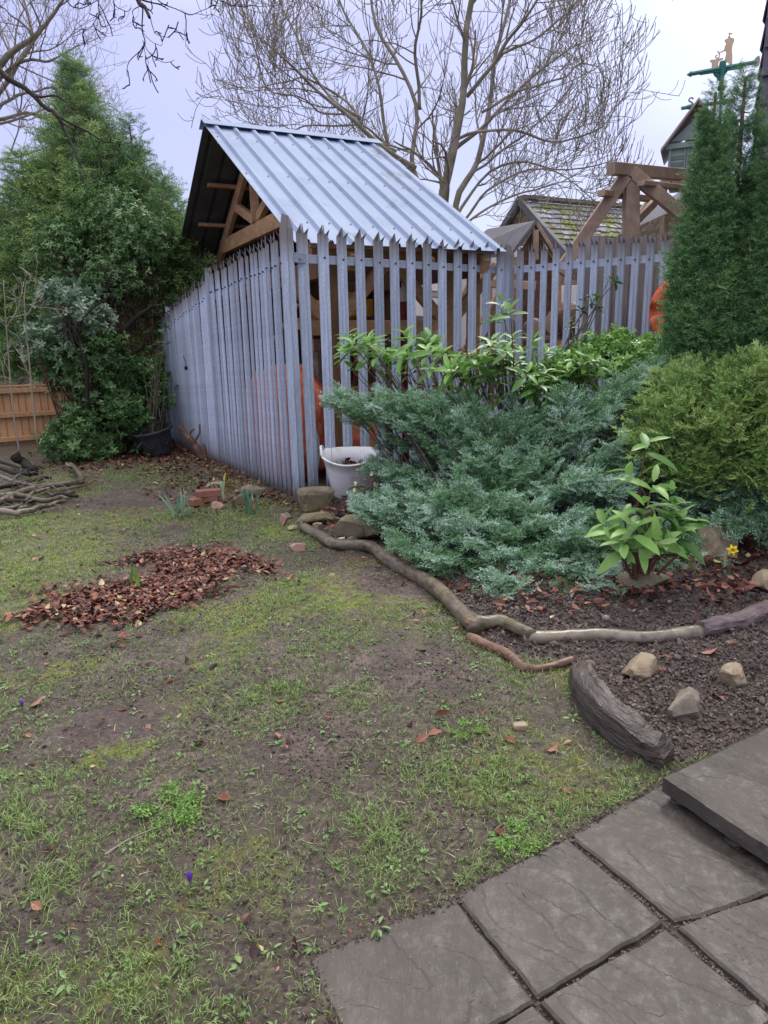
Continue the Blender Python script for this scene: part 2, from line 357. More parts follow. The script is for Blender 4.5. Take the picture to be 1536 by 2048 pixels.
MT['twigpale'] = simple('pale sapling bark', (.20, .17, .13), (.36, .31, .25), 4, .7, .1)
MT['rock'] = simple('mossy gritstone', (.115, .095, .06), (.28, .235, .155), 5, .7, .5, c3=(.13, .14, .04), c3scale=3., bdist=.02)
MT['rockpale'] = simple('buff sandstone', (.15, .11, .07), (.42, .33, .22), 9, .6, .8, c3=(.17, .155, .11), c3scale=9., bdist=.015)
MT['rockgrey'] = simple('grey brown cobble', (.12, .095, .075), (.27, .225, .18), 16, .7, .35, bdist=.006)
MT['rockpink'] = simple('pink sandstone', (.24, .14, .11), (.42, .27, .22), 6, .7, .4, bdist=.01)
MT['brick'] = simple('red brick', (.17, .075, .05), (.28, .13, .09), 12, .8, .3, island=.2)
MT['white'] = simple('white plastic', (.80, .80, .84), (.88, .88, .92), 4, .4, .05, c3=(.42, .40, .38), c3scale=7., c3range=(.55, .8))
MT['black'] = simple('black plastic', (.028, .028, .033), (.05, .05, .058), 8, .45, .05)
MT['orange'] = simple('orange plastic', (.72, .09, .035), (.80, .14, .06), 5, .45, .12, c3=(.16, .15, .05), c3scale=6., c3range=(.52, .66))
MT['tarp'] = simple('orange woven sack', (.60, .12, .06), (.84, .25, .14), 9, .55, .6, bdist=.02, stretch=(1, 1, .6))
MT['greentarp'] = simple('dark green sheet', (.012, .05, .04), (.03, .085, .065), 4, .4, .3, bdist=.02)
MT['yellow'] = simple('yellow paint', (.85, .42, .03), (.92, .55, .07), 8, .45, .05)
MT['maroon'] = simple('maroon paint', (.20, .02, .03), (.27, .035, .045), 8, .4, .05)
MT['rope'] = simple('grey webbing', (.20, .23, .21), (.36, .39, .36), 60, .8, .3)
MT['slategrey'] = simple('dark slate hanging', (.065, .058, .085), (.10, .088, .125), 5, .55, .2, island=.15, stretch=(1, 1, 3))
MT['green'] = simple('sage green paint', (.20, .27, .25), (.27, .34, .32), 6, .55, .08)
MT['vgreen'] = simple('bottle green paint', (.015, .12, .10), (.03, .17, .145), 9, .4, .05)
MT['gold'] = simple('buff gilt metal', (.55, .40, .24), (.66, .50, .33), 5, .5, .03)
MT['lead'] = simple('brown lead roof', (.30, .22, .22), (.42, .32, .32), 4, .6, .1)
MT['darkroof'] = simple('grey felt roof', (.10, .10, .115), (.16, .16, .18), 5, .7, .2)
MT['stoneb'] = None
MT['pinkleaf'] = None
# ------------------------------------------------------------------ ground
bedpix = [(640, 1000), (612, 1060), (655, 1088), (760, 1118), (860, 1175), (925, 1240), (950, 1275), (1040, 1320), (1140, 1330), (1150, 1400), (1240, 1480), (1365, 1530), (1536, 1455), (1800, 1330)]
BED = [G(a, b)[:2] for a, b in bedpix] + [V3(6, 4.5), V3(7, 7), V3(2.9, 7.6), V3(1.4, 8.3), V3(-.8, 6.75)]
def inpoly(x, y, poly):
    r = np.zeros(np.shape(x), bool); j = len(poly)-1
    for i in range(len(poly)):
        xi, yi = poly[i]; xj, yj = poly[j]
        r ^= ((yi > y) != (yj > y)) & (x < (xj-xi)*(y-yi)/((yj-yi) if yj != yi else 1e-9)+xi); j = i
    return r
BEDn = np.array(BED)
def edgedist(x, y, poly):
    d = np.full(np.shape(x), 1e9); n = len(poly)
    for i in range(n):
        a, b = poly[i], poly[(i+1) % n]; ab = b-a; t = np.clip(((x-a[0])*ab[0]+(y-a[1])*ab[1])/(ab@ab), 0, 1)
        d = np.minimum(d, np.hypot(x-a[0]-t*ab[0], y-a[1]-t*ab[1]))
    return d
SLABS = dict(a=[(620, 1917), (907, 1797), (1062, 2000), (749, 2186)], b=[(916, 1791), (1135, 1677), (1321, 1845), (1077, 1990)],
             c=[(1143, 1668), (1332, 1566), (1600, 1762), (1352, 1838)], d=[(1085, 2003), (1331, 1861), (1545, 2034), (1290, 2215)],
             e=[(1359, 1852), (1600, 1775), (1790, 1900), (1562, 2028)], f=[(760, 2195), (1066, 2013), (1272, 2228), (1000, 2440)])
SLABW = {k: [G(*p)[:2] for p in v] for k, v in SLABS.items()}
for k_, q_ in SLABW.items():
    m_ = sum(q_)/4; SLABW[k_] = [p+(p-m_)/np.linalg.norm(p-m_)*.007 for p in q_]
PAT = [G(*p)[:2] for p in [(620, 1917), (900, 1800), (1136, 1670), (1330, 1562), (1800, 1300)]]+[V3(4, .2), G(775, 2240)[:2]]
PATn = np.array(PAT)
def gz0(x, y, full=True):
    x = np.asarray(x, float); y = np.asarray(y, float)
    near = np.clip(1-(np.hypot(x, y)-14)/10, 0, 1)
    z = .05*(fbm(x*.7+3, y*.7, 0, 3, 11)-.5)*near*np.clip((y-1.8)/1.5, 0, 1)
    b = inpoly(x, y, BEDn); ed = edgedist(x, y, BEDn)
    z = z+np.where(b, np.clip(ed/.5, 0, 1)*.05+np.clip((ed-.7)/1.2, 0, 1)*.10, 0)
    p = inpoly(x, y, PATn); pd = edgedist(x, y, PATn)
    z = np.where(p, -.016*np.clip(pd/.04, 0, 1)-.0+0*z, z*np.clip(pd/.3, 0, 1))
    if full:
        near = np.clip((12-np.hypot(x, y))*2, 0, 1); notp = np.clip(pd/.1, 0, 1)*(~p)
        rough = .024*(fbm(x*12, y*12, 0, 3, 8)-.5)+.016*np.abs(fbm(x*46, y*46, 0, 2, 9)-.5)
        crumb = .05*(fbm(x*22, y*22, 0, 3, 18)-.5)+.04*np.abs(vnoise(x*38, y*38, 0, 19)-.5)
        z = z+near*notp*np.where(b, crumb, rough)
    return z
def gz(x, y): return float(gz0(np.array([x]), np.array([y]), False)[0])
def on(px, py, dz=0.):
    p = G(px, py)
    for _ in range(4): p = G(px, py, gz(p[0], p[1]))
    p[2] = gz(p[0], p[1])+dz; return p
def blobm(x, y, lst):
    m = 0
    for cx_, cy_, rx, ry, a in lst:
        ca, sa = math.cos(a), math.sin(a); u = ((x-cx_)*ca+(y-cy_)*sa)/rx; v = (-(x-cx_)*sa+(y-cy_)*ca)/ry
        m = np.maximum(m, np.clip(1.25-np.hypot(u, v), 0, 1))
    return m
pile_c = G(285, 1185); PILE = [(G(300, 1190)[0], G(300, 1190)[1], .40, .30, .5), (G(250, 1200)[0], G(250, 1200)[1], .52, .42, .5), (G(395, 1135)[0], G(395, 1135)[1], .38, .5, .6), (G(190, 1232)[0], G(190, 1232)[1], .22, .2, .4)]
def moss_m(x, y):
    b = blobm(x, y, [(*G(40, 1120)[:2], .9, 1.1, 0), (*G(20, 1230)[:2], .35, .45, 0), (*G(620, 1190)[:2], .42, .42, 0), (*G(470, 1230)[:2], .4, .3, 0), (*G(560, 1060)[:2], .25, .3, 0), (*G(200, 1040)[:2], .8, .5, 0), (*G(250, 1500)[:2], .2, .08, .7), (*G(120, 1340)[:2], .35, .13, .5), (*G(90, 1050)[:2], 1.1, .6, .2)])
    n = fbm(x*5, y*5, 0, 4, 31)
    m = np.clip((b*1.1+n*.8-.66)*2.4, 0, 1)+np.clip((fbm(x*2.3, y*2.3, 0, 4, 77)-.55)*5, 0, .6)
    return m*np.clip((fbm(x*26, y*26, 0, 3, 79)-.36)*5, 0, 1)*np.clip((11-np.asarray(y))/2, 0, 1)
def grass_m(x, y):
    n = fbm(x*1.6+5, y*1.6, 0, 3, 41)*.55+fbm(x*7, y*7, 0, 2, 42)*.45
    g = np.clip((n-.45)*5.5, 0.20, .85)
    mud = blobm(x, y, [(*G(760, 1150)[:2], .45, .8, .3), (*G(300, 1000)[:2], 1.2, .5, .2), (*G(820, 1330)[:2], .35, .35, 0)]+PILE+[(*G(600, 1500)[:2], .2, .2, 0), (*G(250, 1450)[:2], .3, .2, .3)])
    return g*(1-np.clip(mud*1.6, 0, .93))
def ground():
    ys = np.concatenate([np.arange(-1.5, .9, .06), np.geomspace(.9, 13.5, 820), np.geomspace(13.8, 900, 40)])
    xs = np.concatenate([-np.geomspace(6.6, 600, 34)[::-1], np.linspace(-6.4, 6.0, 760), np.geomspace(6.2, 600, 34)])
    X, Yg = np.meshgrid(xs, ys, indexing='xy'); Z = gz0(X, Yg)
    near = (np.hypot(X, Yg) < 12)
    bed = inpoly(X+.04*(vnoise(X*9, Yg*9, 0, 3)-.5), Yg+.04*(vnoise(X*9, Yg*9, 5, 3)-.5), BEDn)
    pat = inpoly(X, Yg, PATn); notp = np.clip(edgedist(X, Yg, PATn)/.1, 0, 1)*(~pat)
    gr = grass_m(X, Yg)*(~bed)*(~pat); ms = moss_m(X, Yg)*(~bed)*(~pat)
    V = np.stack([X, Yg, Z], -1).reshape(-1, 3); F = grid_faces(len(ys), len(xs))
    ob = mk('ground', [(V, F[:, ::-1])], None, smooth=True)
    me = ob.data
    for nm, arr in (('grass', gr), ('moss', ms), ('bed', bed*1.)):
        a = me.attributes.new(nm, 'FLOAT', 'POINT'); a.data.foreach_set('value', arr.ravel().astype(np.float32))
    m, t, b = nmat('wet lawn soil'); v = tcoord(t)
    n1 = nd(t, 'ShaderNodeTexNoise', i_Scale=6., i_Detail=10., i_Roughness=.7); n2 = nd(t, 'ShaderNodeTexNoise', i_Scale=42., i_Detail=9., i_Roughness=.72); n3 = nd(t, 'ShaderNodeTexNoise', i_Scale=1.3, i_Detail=4.)
    vo = nd(t, 'ShaderNodeTexVoronoi', i_Scale=95.)
    for n in (n1, n2, n3, vo): t.links.new(v, n.inputs['Vector'])
    soil = ramp(t, n1.outputs[0], [(.3, (.058, .038, .033)), (.5, (.112, .079, .068)), (.68, (.20, .148, .130))])
    soil = mixc(t, ramp(t, n2.outputs[0], [(.40, (.85, .85, .85)), (.52, (0, 0, 0))]), soil, (.035, .026, .022))
    soil = mixc(t, ramp(t, n2.outputs[0], [(.56, (0, 0, 0)), (.68, (.7, .7, .7))]), soil, (.27, .22, .19))
    soil = mixc(t, ramp(t, n3.outputs[0], [(.45, (0, 0, 0)), (.62, (.55, .55, .55))]), soil, (.07, .05, .043))
    def att(nm): return nd(t, 'ShaderNodeAttribute', attribute_name=nm).outputs['Fac']
    bedc = ramp(t, n2.outputs[0], [(.3, (.028, .020, .017)), (.7, (.125, .094, .083))])
    col = mixc(t, att('bed'), soil, bedc)
    gm = nd(t, 'ShaderNodeMath', operation='MULTIPLY'); t.links.new(att('grass'), gm.inputs[0]); t.links.new(ramp(t, n2.outputs[0], [(.42, (0, 0, 0)), (.58, (.8, .8, .8))]), gm.inputs[1])
    col = mixc(t, gm.outputs[0], col, (.10, .125, .04))
    mm = nd(t, 'ShaderNodeMath', operation='MULTIPLY'); t.links.new(att('moss'), mm.inputs[0]); t.links.new(ramp(t, n2.outputs[0], [(.36, (.25, .25, .25)), (.56, (1, 1, 1))]), mm.inputs[1])
    mosc = ramp(t, vo.outputs['Distance'], [(.0, (.27, .30, .045)), (.6, (.13, .15, .03))])
    col = mixc(t, mm.outputs[0], col, mosc)
    t.links.new(col, b.inputs['Base Color']); b.inputs['Specular IOR Level'].default_value = .45
    t.links.new(ramp(t, n3.outputs[0], [(.4, (.42, .42, .42)), (.65, (.75, .75, .75))]), b.inputs['Roughness'])
    bn = nd(t, 'ShaderNodeBump', i_Strength=1., i_Distance=.022); t.links.new(n2.outputs[0], bn.inputs['Height']); t.links.new(bn.outputs[0], b.inputs['Normal'])
    me.materials.clear(); me.materials.append(m); ob['kind'] = 'structure'
ground()
# ------------------------------------------------------------------ paving slabs
def slabmat():
    m, t, b = nmat('riven stone flag'); v = tcoord(t); v2 = tcoord(t, (1, .28, 1), rot=(0, 0, .75))
    n1 = nd(t, 'ShaderNodeTexNoise', i_Scale=2.5, i_Detail=8., i_Roughness=.6, i_Distortion=.3); n2 = nd(t, 'ShaderNodeTexNoise', i_Scale=140., i_Detail=5.); n3 = nd(t, 'ShaderNodeTexNoise', i_Scale=24., i_Detail=6., i_Roughness=.7)
    t.links.new(v2, n1.inputs[0]); t.links.new(v, n2.inputs[0]); t.links.new(v, n3.inputs[0])
    vo = nd(t, 'ShaderNodeTexVoronoi', i_Scale=70.); t.links.new(v, vo.inputs['Vector'])
    col = ramp(t, n1.outputs[0], [(.32, (.034, .028, .025)), (.5, (.066, .055, .049)), (.66, (.110, .094, .083))])
    col = mixc(t, ramp(t, n3.outputs[0], [(.5, (0, 0, 0)), (.75, (.45, .45, .45))]), col, (.12, .10, .08))
    col = mixc(t, ramp(t, n3.outputs[0], [(.25, (.6, .6, .6)), (.42, (0, 0, 0))]), col, (.042, .038, .035))
    spk = nd(t, 'ShaderNodeMath', operation='MULTIPLY'); t.links.new(ramp(t, vo.outputs['Distance'], [(.08, (.8, .8, .8)), (.2, (0, 0, 0))]), spk.inputs[0]); t.links.new(ramp(t, n3.outputs[0], [(.5, (0, 0, 0)), (.62, (1, 1, 1))]), spk.inputs[1])
    col = mixc(t, spk.outputs[0], col, (.17, .15, .13))
    n4 = nd(t, 'ShaderNodeTexNoise', i_Scale=7., i_Detail=7., i_Roughness=.75); t.links.new(v, n4.inputs[0]); col = mixc(t, ramp(t, n4.outputs[0], [(.56, (0, 0, 0)), (.66, (.5, .5, .5))]), col, (.125, .108, .088)); col = mixc(t, ramp(t, n4.outputs[0], [(.36, (.55, .55, .55)), (.46, (0, 0, 0))]), col, (.036, .032, .028))
    t.links.new(col, b.inputs['Base Color']); t.links.new(ramp(t, n3.outputs[0], [(.3, (.36, .36, .36)), (.7, (.75, .75, .75))]), b.inputs['Roughness']); b.inputs['Specular IOR Level'].default_value = .3
    bn = nd(t, 'ShaderNodeBump', i_Strength=.9, i_Distance=.02); t.links.new(n1.outputs[0], bn.inputs['Height'])
    b2 = nd(t, 'ShaderNodeBump', i_Strength=.35, i_Distance=.003); t.links.new(n2.outputs[0], b2.inputs['Height']); t.links.new(bn.outputs[0], b2.inputs['Normal']); t.links.new(b2.outputs[0], b.inputs['Normal']); return m
MT['slab'] = slabmat()
def slab(q, z, th, seed, label, n=60):
    q = [np.array(p, float)[:2] for p in q]; s = np.linspace(0, 1, n); U, W = np.meshgrid(s, s, indexing='ij')
    P = (q[0]*(1-U[..., None])*(1-W[..., None])+q[1]*U[..., None]*(1-W[..., None])+q[2]*U[..., None]*W[..., None]+q[3]*(1-U[..., None])*W[..., None])
    ed = np.minimum(np.minimum(U, 1-U), np.minimum(W, 1-W)); jit = np.stack([fbm(P[..., 0]*16, P[..., 1]*16, seed, 3, k)-.5 for k in (1, 2)], -1)*.012
    P = P+jit*np.clip(1-ed*12, 0, 1)[..., None]
    ang = .75; uu = P[..., 0]*math.cos(ang)+P[..., 1]*math.sin(ang); vv = -P[..., 0]*math.sin(ang)+P[..., 1]*math.cos(ang)
    zz = z+.012*(fbm(uu*9, vv*2.2, seed, 4, 5)-.5)-.006*np.clip(1-ed/.012, 0, 1)**2
    zz = zz+.0036*np.round(fbm(uu*5, vv*1.6, seed+3, 3, 6)*7)/2.-.007
    T = np.concatenate([P, zz[..., None]], -1).reshape(-1, 3); f = grid_faces(n, n)
    idx = np.concatenate([np.arange(n), np.arange(1, n)*n+n-1, (n-1)*n+np.arange(n-2, -1, -1), np.arange(n-2, 0, -1)*n])
    B = T[idx].copy(); B[:, 2] = z-th; k = len(idx); i = np.arange(k); side = np.stack([idx, idx[(i+1) % k], n*n+(i+1) % k, n*n+i], 1)
    Fs = [f, side[:, ::-1], n*n+i]
    o = mk('paving_slab', [(np.vstack([T, B]), Fs)], MT['slab'], smooth=False); tag(o, label, 'paving slab', 'flagstones of the path'); return o
slab(SLABW['a'], .0, .05, 1, 'flagstone bordering the lawn, its long edge nearest the bottom edge of the photo')
slab(SLABW['b'], .0, .05, 2, 'flagstone between two others along the lawn, small dark twig lying on it')
slab(SLABW['c'], .0, .05, 3, 'flagstone partly under the edge of the raised step slab')
slab(SLABW['d'], .002, .05, 4, 'flagstone in the second row from the lawn, wholly speckled, at the bottom corner')
slab(SLABW['e'], .003, .05, 5, 'flagstone in the second row below the raised step slab, cut by the right photo edge')
slab(SLABW['f'], .001, .05, 6, 'flagstone cut off by the bottom photo edge, only its tip showing')
stp = [G(1326, 1554, .09), G(1700, 1374, .09), G(2150, 1560, .09), G(1750, 1832, .09)]
slab([p[:2] for p in stp], .09, .055, 9, 'raised thick step slab above the path, touching the old dark timber', 80)
# rough stone packing under the raised step
u = norm(stp[3]-stp[0]); mk_ = []
pk = [rock(stp[0]+u*(.12+.19*i)+V3(.06, .05, -.065)*V3(1, 1, 1), (.10, .06, .035), 60+i, rz=random.uniform(-.4, .4)) for i in range(9)]
for i, p in enumerate(pk): tag(mk('packing_stone', [p], MT['oldtimber']), 'flat stone wedged beneath the front edge of the raised step slab', 'stone', 'packing stones under the raised step')
# ------------------------------------------------------------------ palisade fence
c0 = V3(-.80, 6.72, 0); dL = norm(V3(-.486, .874, 0)); JN = V3(1.44, 8.34, 0); dF = norm(JN-c0); ER = V3(2.98, 7.25, 0); dR = norm(ER-JN)
def pale_mesh(Hh, tip=.15, wd=.1, out=.045):
    xs = np.array([-.5, -.40, -.13, 0, .13, .40, .5])*wd; ys = np.array([.014, .0, .0, -.010, 0, 0, .014])
    zs = np.array([0, .4, .8, Hh-tip, Hh-tip*.6]); V = []
    for k, z in enumerate(zs):
        V += [(x, y, z) for x, y in zip(xs, ys)]
    n = 7; F = list(grid_faces(len(zs), n))
    base = (len(zs)-1)*n
    # the head is split in three points, the outer two bent towards the street
    V += [(-.30*wd, -out, Hh-.015), (-.02*wd, -.006, Hh), (.34*wd, -out*1.1, Hh-.05)]
    t0 = base+n
    F3 = [(base, base+1, t0), (base+1, base+2, t0), (base+2, base+3, t0+1), (base+3, base+4, t0+1), (base+4, base+5, t0+2), (base+5, base+6, t0+2)]
    V = np.array(V); m = len(V); V2 = V+V3(0, .004, 0); F = np.array(F); F3 = np.array(F3)
    rim = list(range(0, t0, n)); rim2 = list(range(6, t0, n)); E = []
    for r_ in (rim, rim2):
        for a, b in zip(r_[:-1], r_[1:]): E.append((a, b, b+m, a+m))
    bolts = []
    return V, V2, m, F, F3, np.array(E)
def panel(p0, p1, tops, bases, npale, railz, label, grp='palisade fence panels', facing=1, wf=.62):
    p0, p1 = np.array(p0, float), np.array(p1, float); d = norm((p1-p0)*V3(1, 1, 0)); nrm = V3(d[1], -d[0], 0)*facing   # towards the viewer
    root = thing('palisade_panel', (p0[0], p0[1], 0), label, 'fence panel', grp); Lh = np.linalg.norm((p1-p0)[:2]); first = None
    wd = min(.115, Lh/npale*wf)
    V, V2, m, F, F3, E = pale_mesh(2.5, wd=wd)
    AV = np.vstack([V, V2]); parts = [F, F+m, F3, F3+m, E]
    X = np.array([d[0], d[1], 0]); Yd = -nrm
    for i in range(npale):
        t = (i+.5)/npale; c = p0+(p1-p0)*t; c[2] = bases[0]+(bases[1]-bases[0])*t; hh = tops[0]+(tops[1]-tops[0])*t-c[2]+random.uniform(-.012, .012)
        a = random.uniform(-.006, .006)
        if first is None:
            rel = AV[:, 0:1]*X+AV[:, 1:2]*Yd+AV[:, 2:3]*V3(0, 0, 1)
            o = bpy.data.objects.new('pale', None)
            b = lathe([(.0, .016), (.009, .016), (.011, .0)], n=8); zb_ = (railz[0][0]+railz[0][1])/2/((tops[0]+tops[1])/2)*2.5
            bv = b[0][:, 0:1]*X+b[0][:, 1:2]*V3(0, 0, 1)+b[0][:, 2:3]*nrm+V3(0, 0, zb_)+ORI[root.name]
            first = mk('pale', [(rel+ORI[root.name], [*parts], None, 0), (bv, [b[1]], None, 1)], None, root, mats=[MT['galv'], MT['black']]); o = first
        else:
            o = first.copy(); C.collection.objects.link(o); o.parent = root
        o.location = (c[0]-ORI[root.name][0], c[1]-ORI[root.name][1], c[2]); o.scale = (1, 1, hh/2.5); o.rotation_euler = (a*d[0], a*d[1], random.uniform(-.06, .06))
    for rz_ in railz:
        a = np.array([p0[0], p0[1], rz_[0]])-nrm*.035; b = np.array([p1[0], p1[1], rz_[1]])-nrm*.035
        mk('rail', [beam(a, b, .006, .075), beam(a-nrm*.03+V3(0, 0, .034), b-nrm*.03+V3(0, 0, .034), .055, .006)], MT['galv'], root)
    return root
f1_, f2_ = onplane(612, 600, c0, dF), onplane(1001, 600, c0, dF); hs_ = (f2_-f1_)*V3(1, 1, 0)/24
panel(f1_*V3(1, 1, 0)-hs_, f2_*V3(1, 1, 0)+hs_, (2.56, 2.53), (.02, .05), 13, [(2.25, 2.25)], 'front palisade panel of wide steel pales between the bent corner post and the next post', wf=.55)
panel(JN+dR*.07, ER, (2.52, 2.50), (.05, .08), 13, [(2.25, 2.25)], 'palisade panel in front of the grey boards, running up to the lifebuoy', wf=.56)
tL = lambda t: c0+dL*t
panel(tL(2.62), tL(.13), (2.40, 2.53), (.0, .0), 20, [(2.06, 2.27)], 'long side palisade panel next to the bent corner post, orange sack behind it', facing=1, wf=.50)
panel(tL(4.9), tL(2.72), (2.02, 2.34), (.0, .0), 17, [(1.80, 2.04)], 'side palisade panel behind the chopped stump, snail and twig caught on it', facing=1, wf=.8)
panel(tL(7.2), tL(4.98), (1.90, 2.0), (-.02, .0), 15, [(1.66, 1.8)], 'farthest side palisade panel, half hidden by the leafy shrub and black planter', facing=1, wf=.9)
def post(p, z, d, label, wd=.14, pointed=True):
    d = norm(np.array(d, float)); n = V3(d[1], -d[0], 0)
    prof = [(-wd/2, .04), (-wd/2, 0), (wd*.22, -.004), (wd*.28, .02), (wd/2+.02, .05)]
    r = thing('fence_post', (p[0], p[1], 0), label, 'fence post', 'posts of the palisade fence')
    lv = [0, z-.12]; V = [p*V3(1, 1, 0)+d*x-n*y+V3(0, 0, h) for h in lv for x, y in prof]
    V += [p*V3(1, 1, 0)+d*x*.45-n*y+V3(0, 0, z-.0-(.015 if x > 0 else 0)) for x, y in prof]
    V = np.array(V); m = len(V); f = grid_faces(3, 5); off = -n*.005
    E = np.array([(0, 5, 5+m, m), (4, 9, 9+m, 4+m), (5, 10, 10+m, 5+m), (9, 14, 14+m, 9+m)])
    mk('post_sheet', [(np.vstack([V, V+off]), [f, f+m, E])], MT['galv'], r)
    return r
r = post(c0-dF*.035, 2.62, norm(dF*.75-dL*.65), 'bent corner post of the palisade fence, widest and tallest, where two runs meet', .085)
q = c0+dF*.1+V3(0, 0, 2.25)-V3(dF[1], -dF[0], 0)*-.012
mk('bracket', [beam(q-dF*.06, q+dF*.07, .008, .085), tubes([q-V3(-dF[1], dF[0], 0)*0+V3(dF[1], -dF[0], 0)*.0, q+V3(dF[1], -dF[0], 0)*.02], [.014, .014], 8)], MT['galv'], r)
post(JN, 2.53, norm(dF+dR), 'wide fence post where the front panel meets the run with grey boards', .12)
post(tL(2.67), 2.42, dL*-1, 'side fence post a step above its pales, between sack and stump', .12)
post(tL(4.94), 2.08, dL*-1, 'side fence post with a pale smear beside it, above the black planter', .12)
# snail and twig on the side panel
sp = onplane(372, 736, c0+V3(-.03, -.02, 0), dL); s_ = norm(sp-O)
tag(mk('snail', [(ICO2[0]*V3(.025, .02, .03)+sp-s_*.05, ICO2[1])], MT['twigdark'], smooth=True), 'dark snail clinging to the side palisade pales', 'snail')
tw = [onplane(*p, c0, dL)-s_*.06 for p in ((366, 712), (370, 722), (373, 733))]
tag(mk('twig', [limb(tw, .006, .004, 5, 5)], MT['bark']), 'short curved twig stuck on the side palisade above the snail', 'twig')
# ------------------------------------------------------------------ open timber shelter with steel roof
Ea = V3(-.7785, 7.0633, 2.4227); aa = .46266; e = V3(math.cos(aa), math.sin(aa), 0); nn = V3(-e[1], e[0], 0); LR, WR, ZR = 2.426, 3.115, 4.2136; rise = ZR-Ea[2]
def SH(s, w_, z=0.): return Ea*V3(1, 1, 0)+e*s+nn*w_+V3(0, 0, z)
shelter = thing('open_shelter', tuple(SH(LR/2, WR, 0)), 'open timber shelter with shiny ribbed steel roof behind the palisade', 'shelter')
sl = norm(nn*WR+V3(0, 0, rise)); SLn = math.hypot(WR, rise)
def sheetslope(s0, s1, side, over=.02):
    """box-profile steel sheet: flat pans between raised ribs running down the slope"""
    pitch = LR/10; xs, hs = [], []
    k0 = int(round(s0/pitch)); k1 = int(round(s1/pitch))
    for k in range(k0, k1):
        b = k*pitch
        for f, h in ((0, .0), (.0 if k == k0 else 0.0, 0)): pass
        xs += [b, b+pitch*.36, b+pitch*.44, b+pitch*.56, b+pitch*.64]; hs += [0, 0, .034, .034, 0]
    xs.append(s1); hs.append(0); xs, hs = np.array(xs), np.array(hs)
    if side > 0: a, b_ = SH(0, 0, Ea[2]), SH(0, WR, ZR)
    else: a, b_ = SH(0, 2*WR, Ea[2]), SH(0, WR, ZR)
    dn = norm(b_-a); un = np.cross(e, dn)*(1 if side > 0 else -1)
    if un[2] < 0: un = -un
    V = []
    for q_, (p, tt) in enumerate(((a-dn*.0, 0), (a+(b_-a)*.5, 1), (b_-dn*.03, 2))):
        V += [p+e*x+un*h for x, h in zip(xs, hs)]
    n = len(xs); V = np.array(V); m = len(V); f = grid_faces(3, n); V2 = V-un*.006
    E = [(i, i+1, i+1+m, i+m) for i in range(n-1)]+[(2*n+i, 2*n+i+1, 2*n+i+1+m, 2*n+i+m) for i in range(n-1)]+[(i*n, (i+1)*n, (i+1)*n+m, i*n+m) for i in (0, 1)]+[(i*n+n-1, (i+1)*n+n-1, (i+1)*n+n-1+m, i*n+n-1+m) for i in (0, 1)]
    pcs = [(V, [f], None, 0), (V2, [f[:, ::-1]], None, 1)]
    pcs.append((np.vstack([V, V2]), [np.array(E)], None, 0))
    for fr in (.14, .50, .86):
        for k in range(k0, k1):
            c = a+(b_-a)*(fr+random.uniform(-.01, .01))+e*(k*pitch+pitch*.2)+un*.004
            b = lathe([(.009, 0), (.009, .006), (0, .008)], n=8); pcs.append((b[0][:, 0:1]*e+b[0][:, 1:2]*dn+b[0][:, 2:3]*un+c, [b[1]], None, 1))
    return pcs
for side in (1, -1):
    for s0, s1 in ((0, .4), (.4, .7), (.7, 1.0)):
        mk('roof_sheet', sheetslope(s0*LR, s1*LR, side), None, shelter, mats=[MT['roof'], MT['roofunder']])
rc = []
for sgn in (1, -1):
    a = SH(-.03, WR, ZR+.055); d = norm(-nn*sgn*WR+V3(0, 0, -rise)); un = V3(0, 0, 1)
    V = np.array([a, a+d*.17, a+e*(LR+.06)+d*.17, a+e*(LR+.06)]); V2 = V-V3(0, 0, .004)
    rc.append((np.vstack([V, V2]), [np.array([[0, 1, 2, 3], [7, 6, 5, 4], [0, 4, 5, 1], [1, 5, 6, 2], [2, 6, 7, 3]])]))
mk('ridge_cap', rc, MT['roof'], shelter)
for sgn in (1, -1):
    w0 = 0 if sgn > 0 else 2*WR
    P = lambda s, f, dz=0.: SH(s, w0+(WR-w0)*f, Ea[2]+rise*f+dz)
    for s in (.62, 1.5, 2.2): mk('rafter', [beam(P(s, .02, -.20), P(s, .97, -.20), .07, .16)], MT['timber'], shelter)
    for f in (.05, .28, .51, .74, .96): mk('purlin', [beam(P(.20, f, -.085), P(LR-.08, f, -.085), .09, .05, up=(0, 0, 1))], MT['timber'], shelter)
mk('ridge_beam', [beam(SH(.3, WR, ZR-.2), SH(LR-.1, WR, ZR-.2), .07, .2)], MT['timber'], shelter)
# gable truss
for s in (.62, 2.2):
    f1 = .42
    mk('collar_beam', [beam(SH(s, WR*f1, Ea[2]+rise*f1-.2), SH(s, 2*WR-WR*f1, Ea[2]+rise*f1-.2), .09, .2)], MT['timber'], shelter)
    mk('king_post', [beam(SH(s-.003, WR, Ea[2]+rise*f1-.1), SH(s-.003, WR, ZR-.2), .16, .12)], MT['timber'], shelter)
    for g in (-1, 1): mk('strut', [beam(SH(s+.002, WR+g*.1, Ea[2]+rise*f1-.05), SH(s+.002, WR+g*.95, Ea[2]+rise*.62-.1), .08, .12)], MT['timber'], shelter)
    mk('tie_beam', [beam(SH(s, .35, 2.28), SH(s, 2*WR-.35, 2.28), .12, .2)], MT['timberdark'], shelter)
row = Ea+nn*.42
pA = onplane(664, 640, row, e); pB = onplane(893, 640, row, e); sA = (pA-Ea)@e; sB = (pB-Ea)@e
rootpl = [beam(SH(.3, .42, 2.38), SH(LR-.1, .42, 2.38), .14, .18), ]
mk('wall_plate', rootpl, MT['timber'], shelter)
mk('wall_plate', [beam(SH(.3, 2*WR-.42, 2.38), SH(LR-.1, 2*WR-.42, 2.38), .14, .18)], MT['timber'], shelter)
def brace(a, b): mk('brace', [beam(a, b, .09, .12)], MT['timber'], shelter)
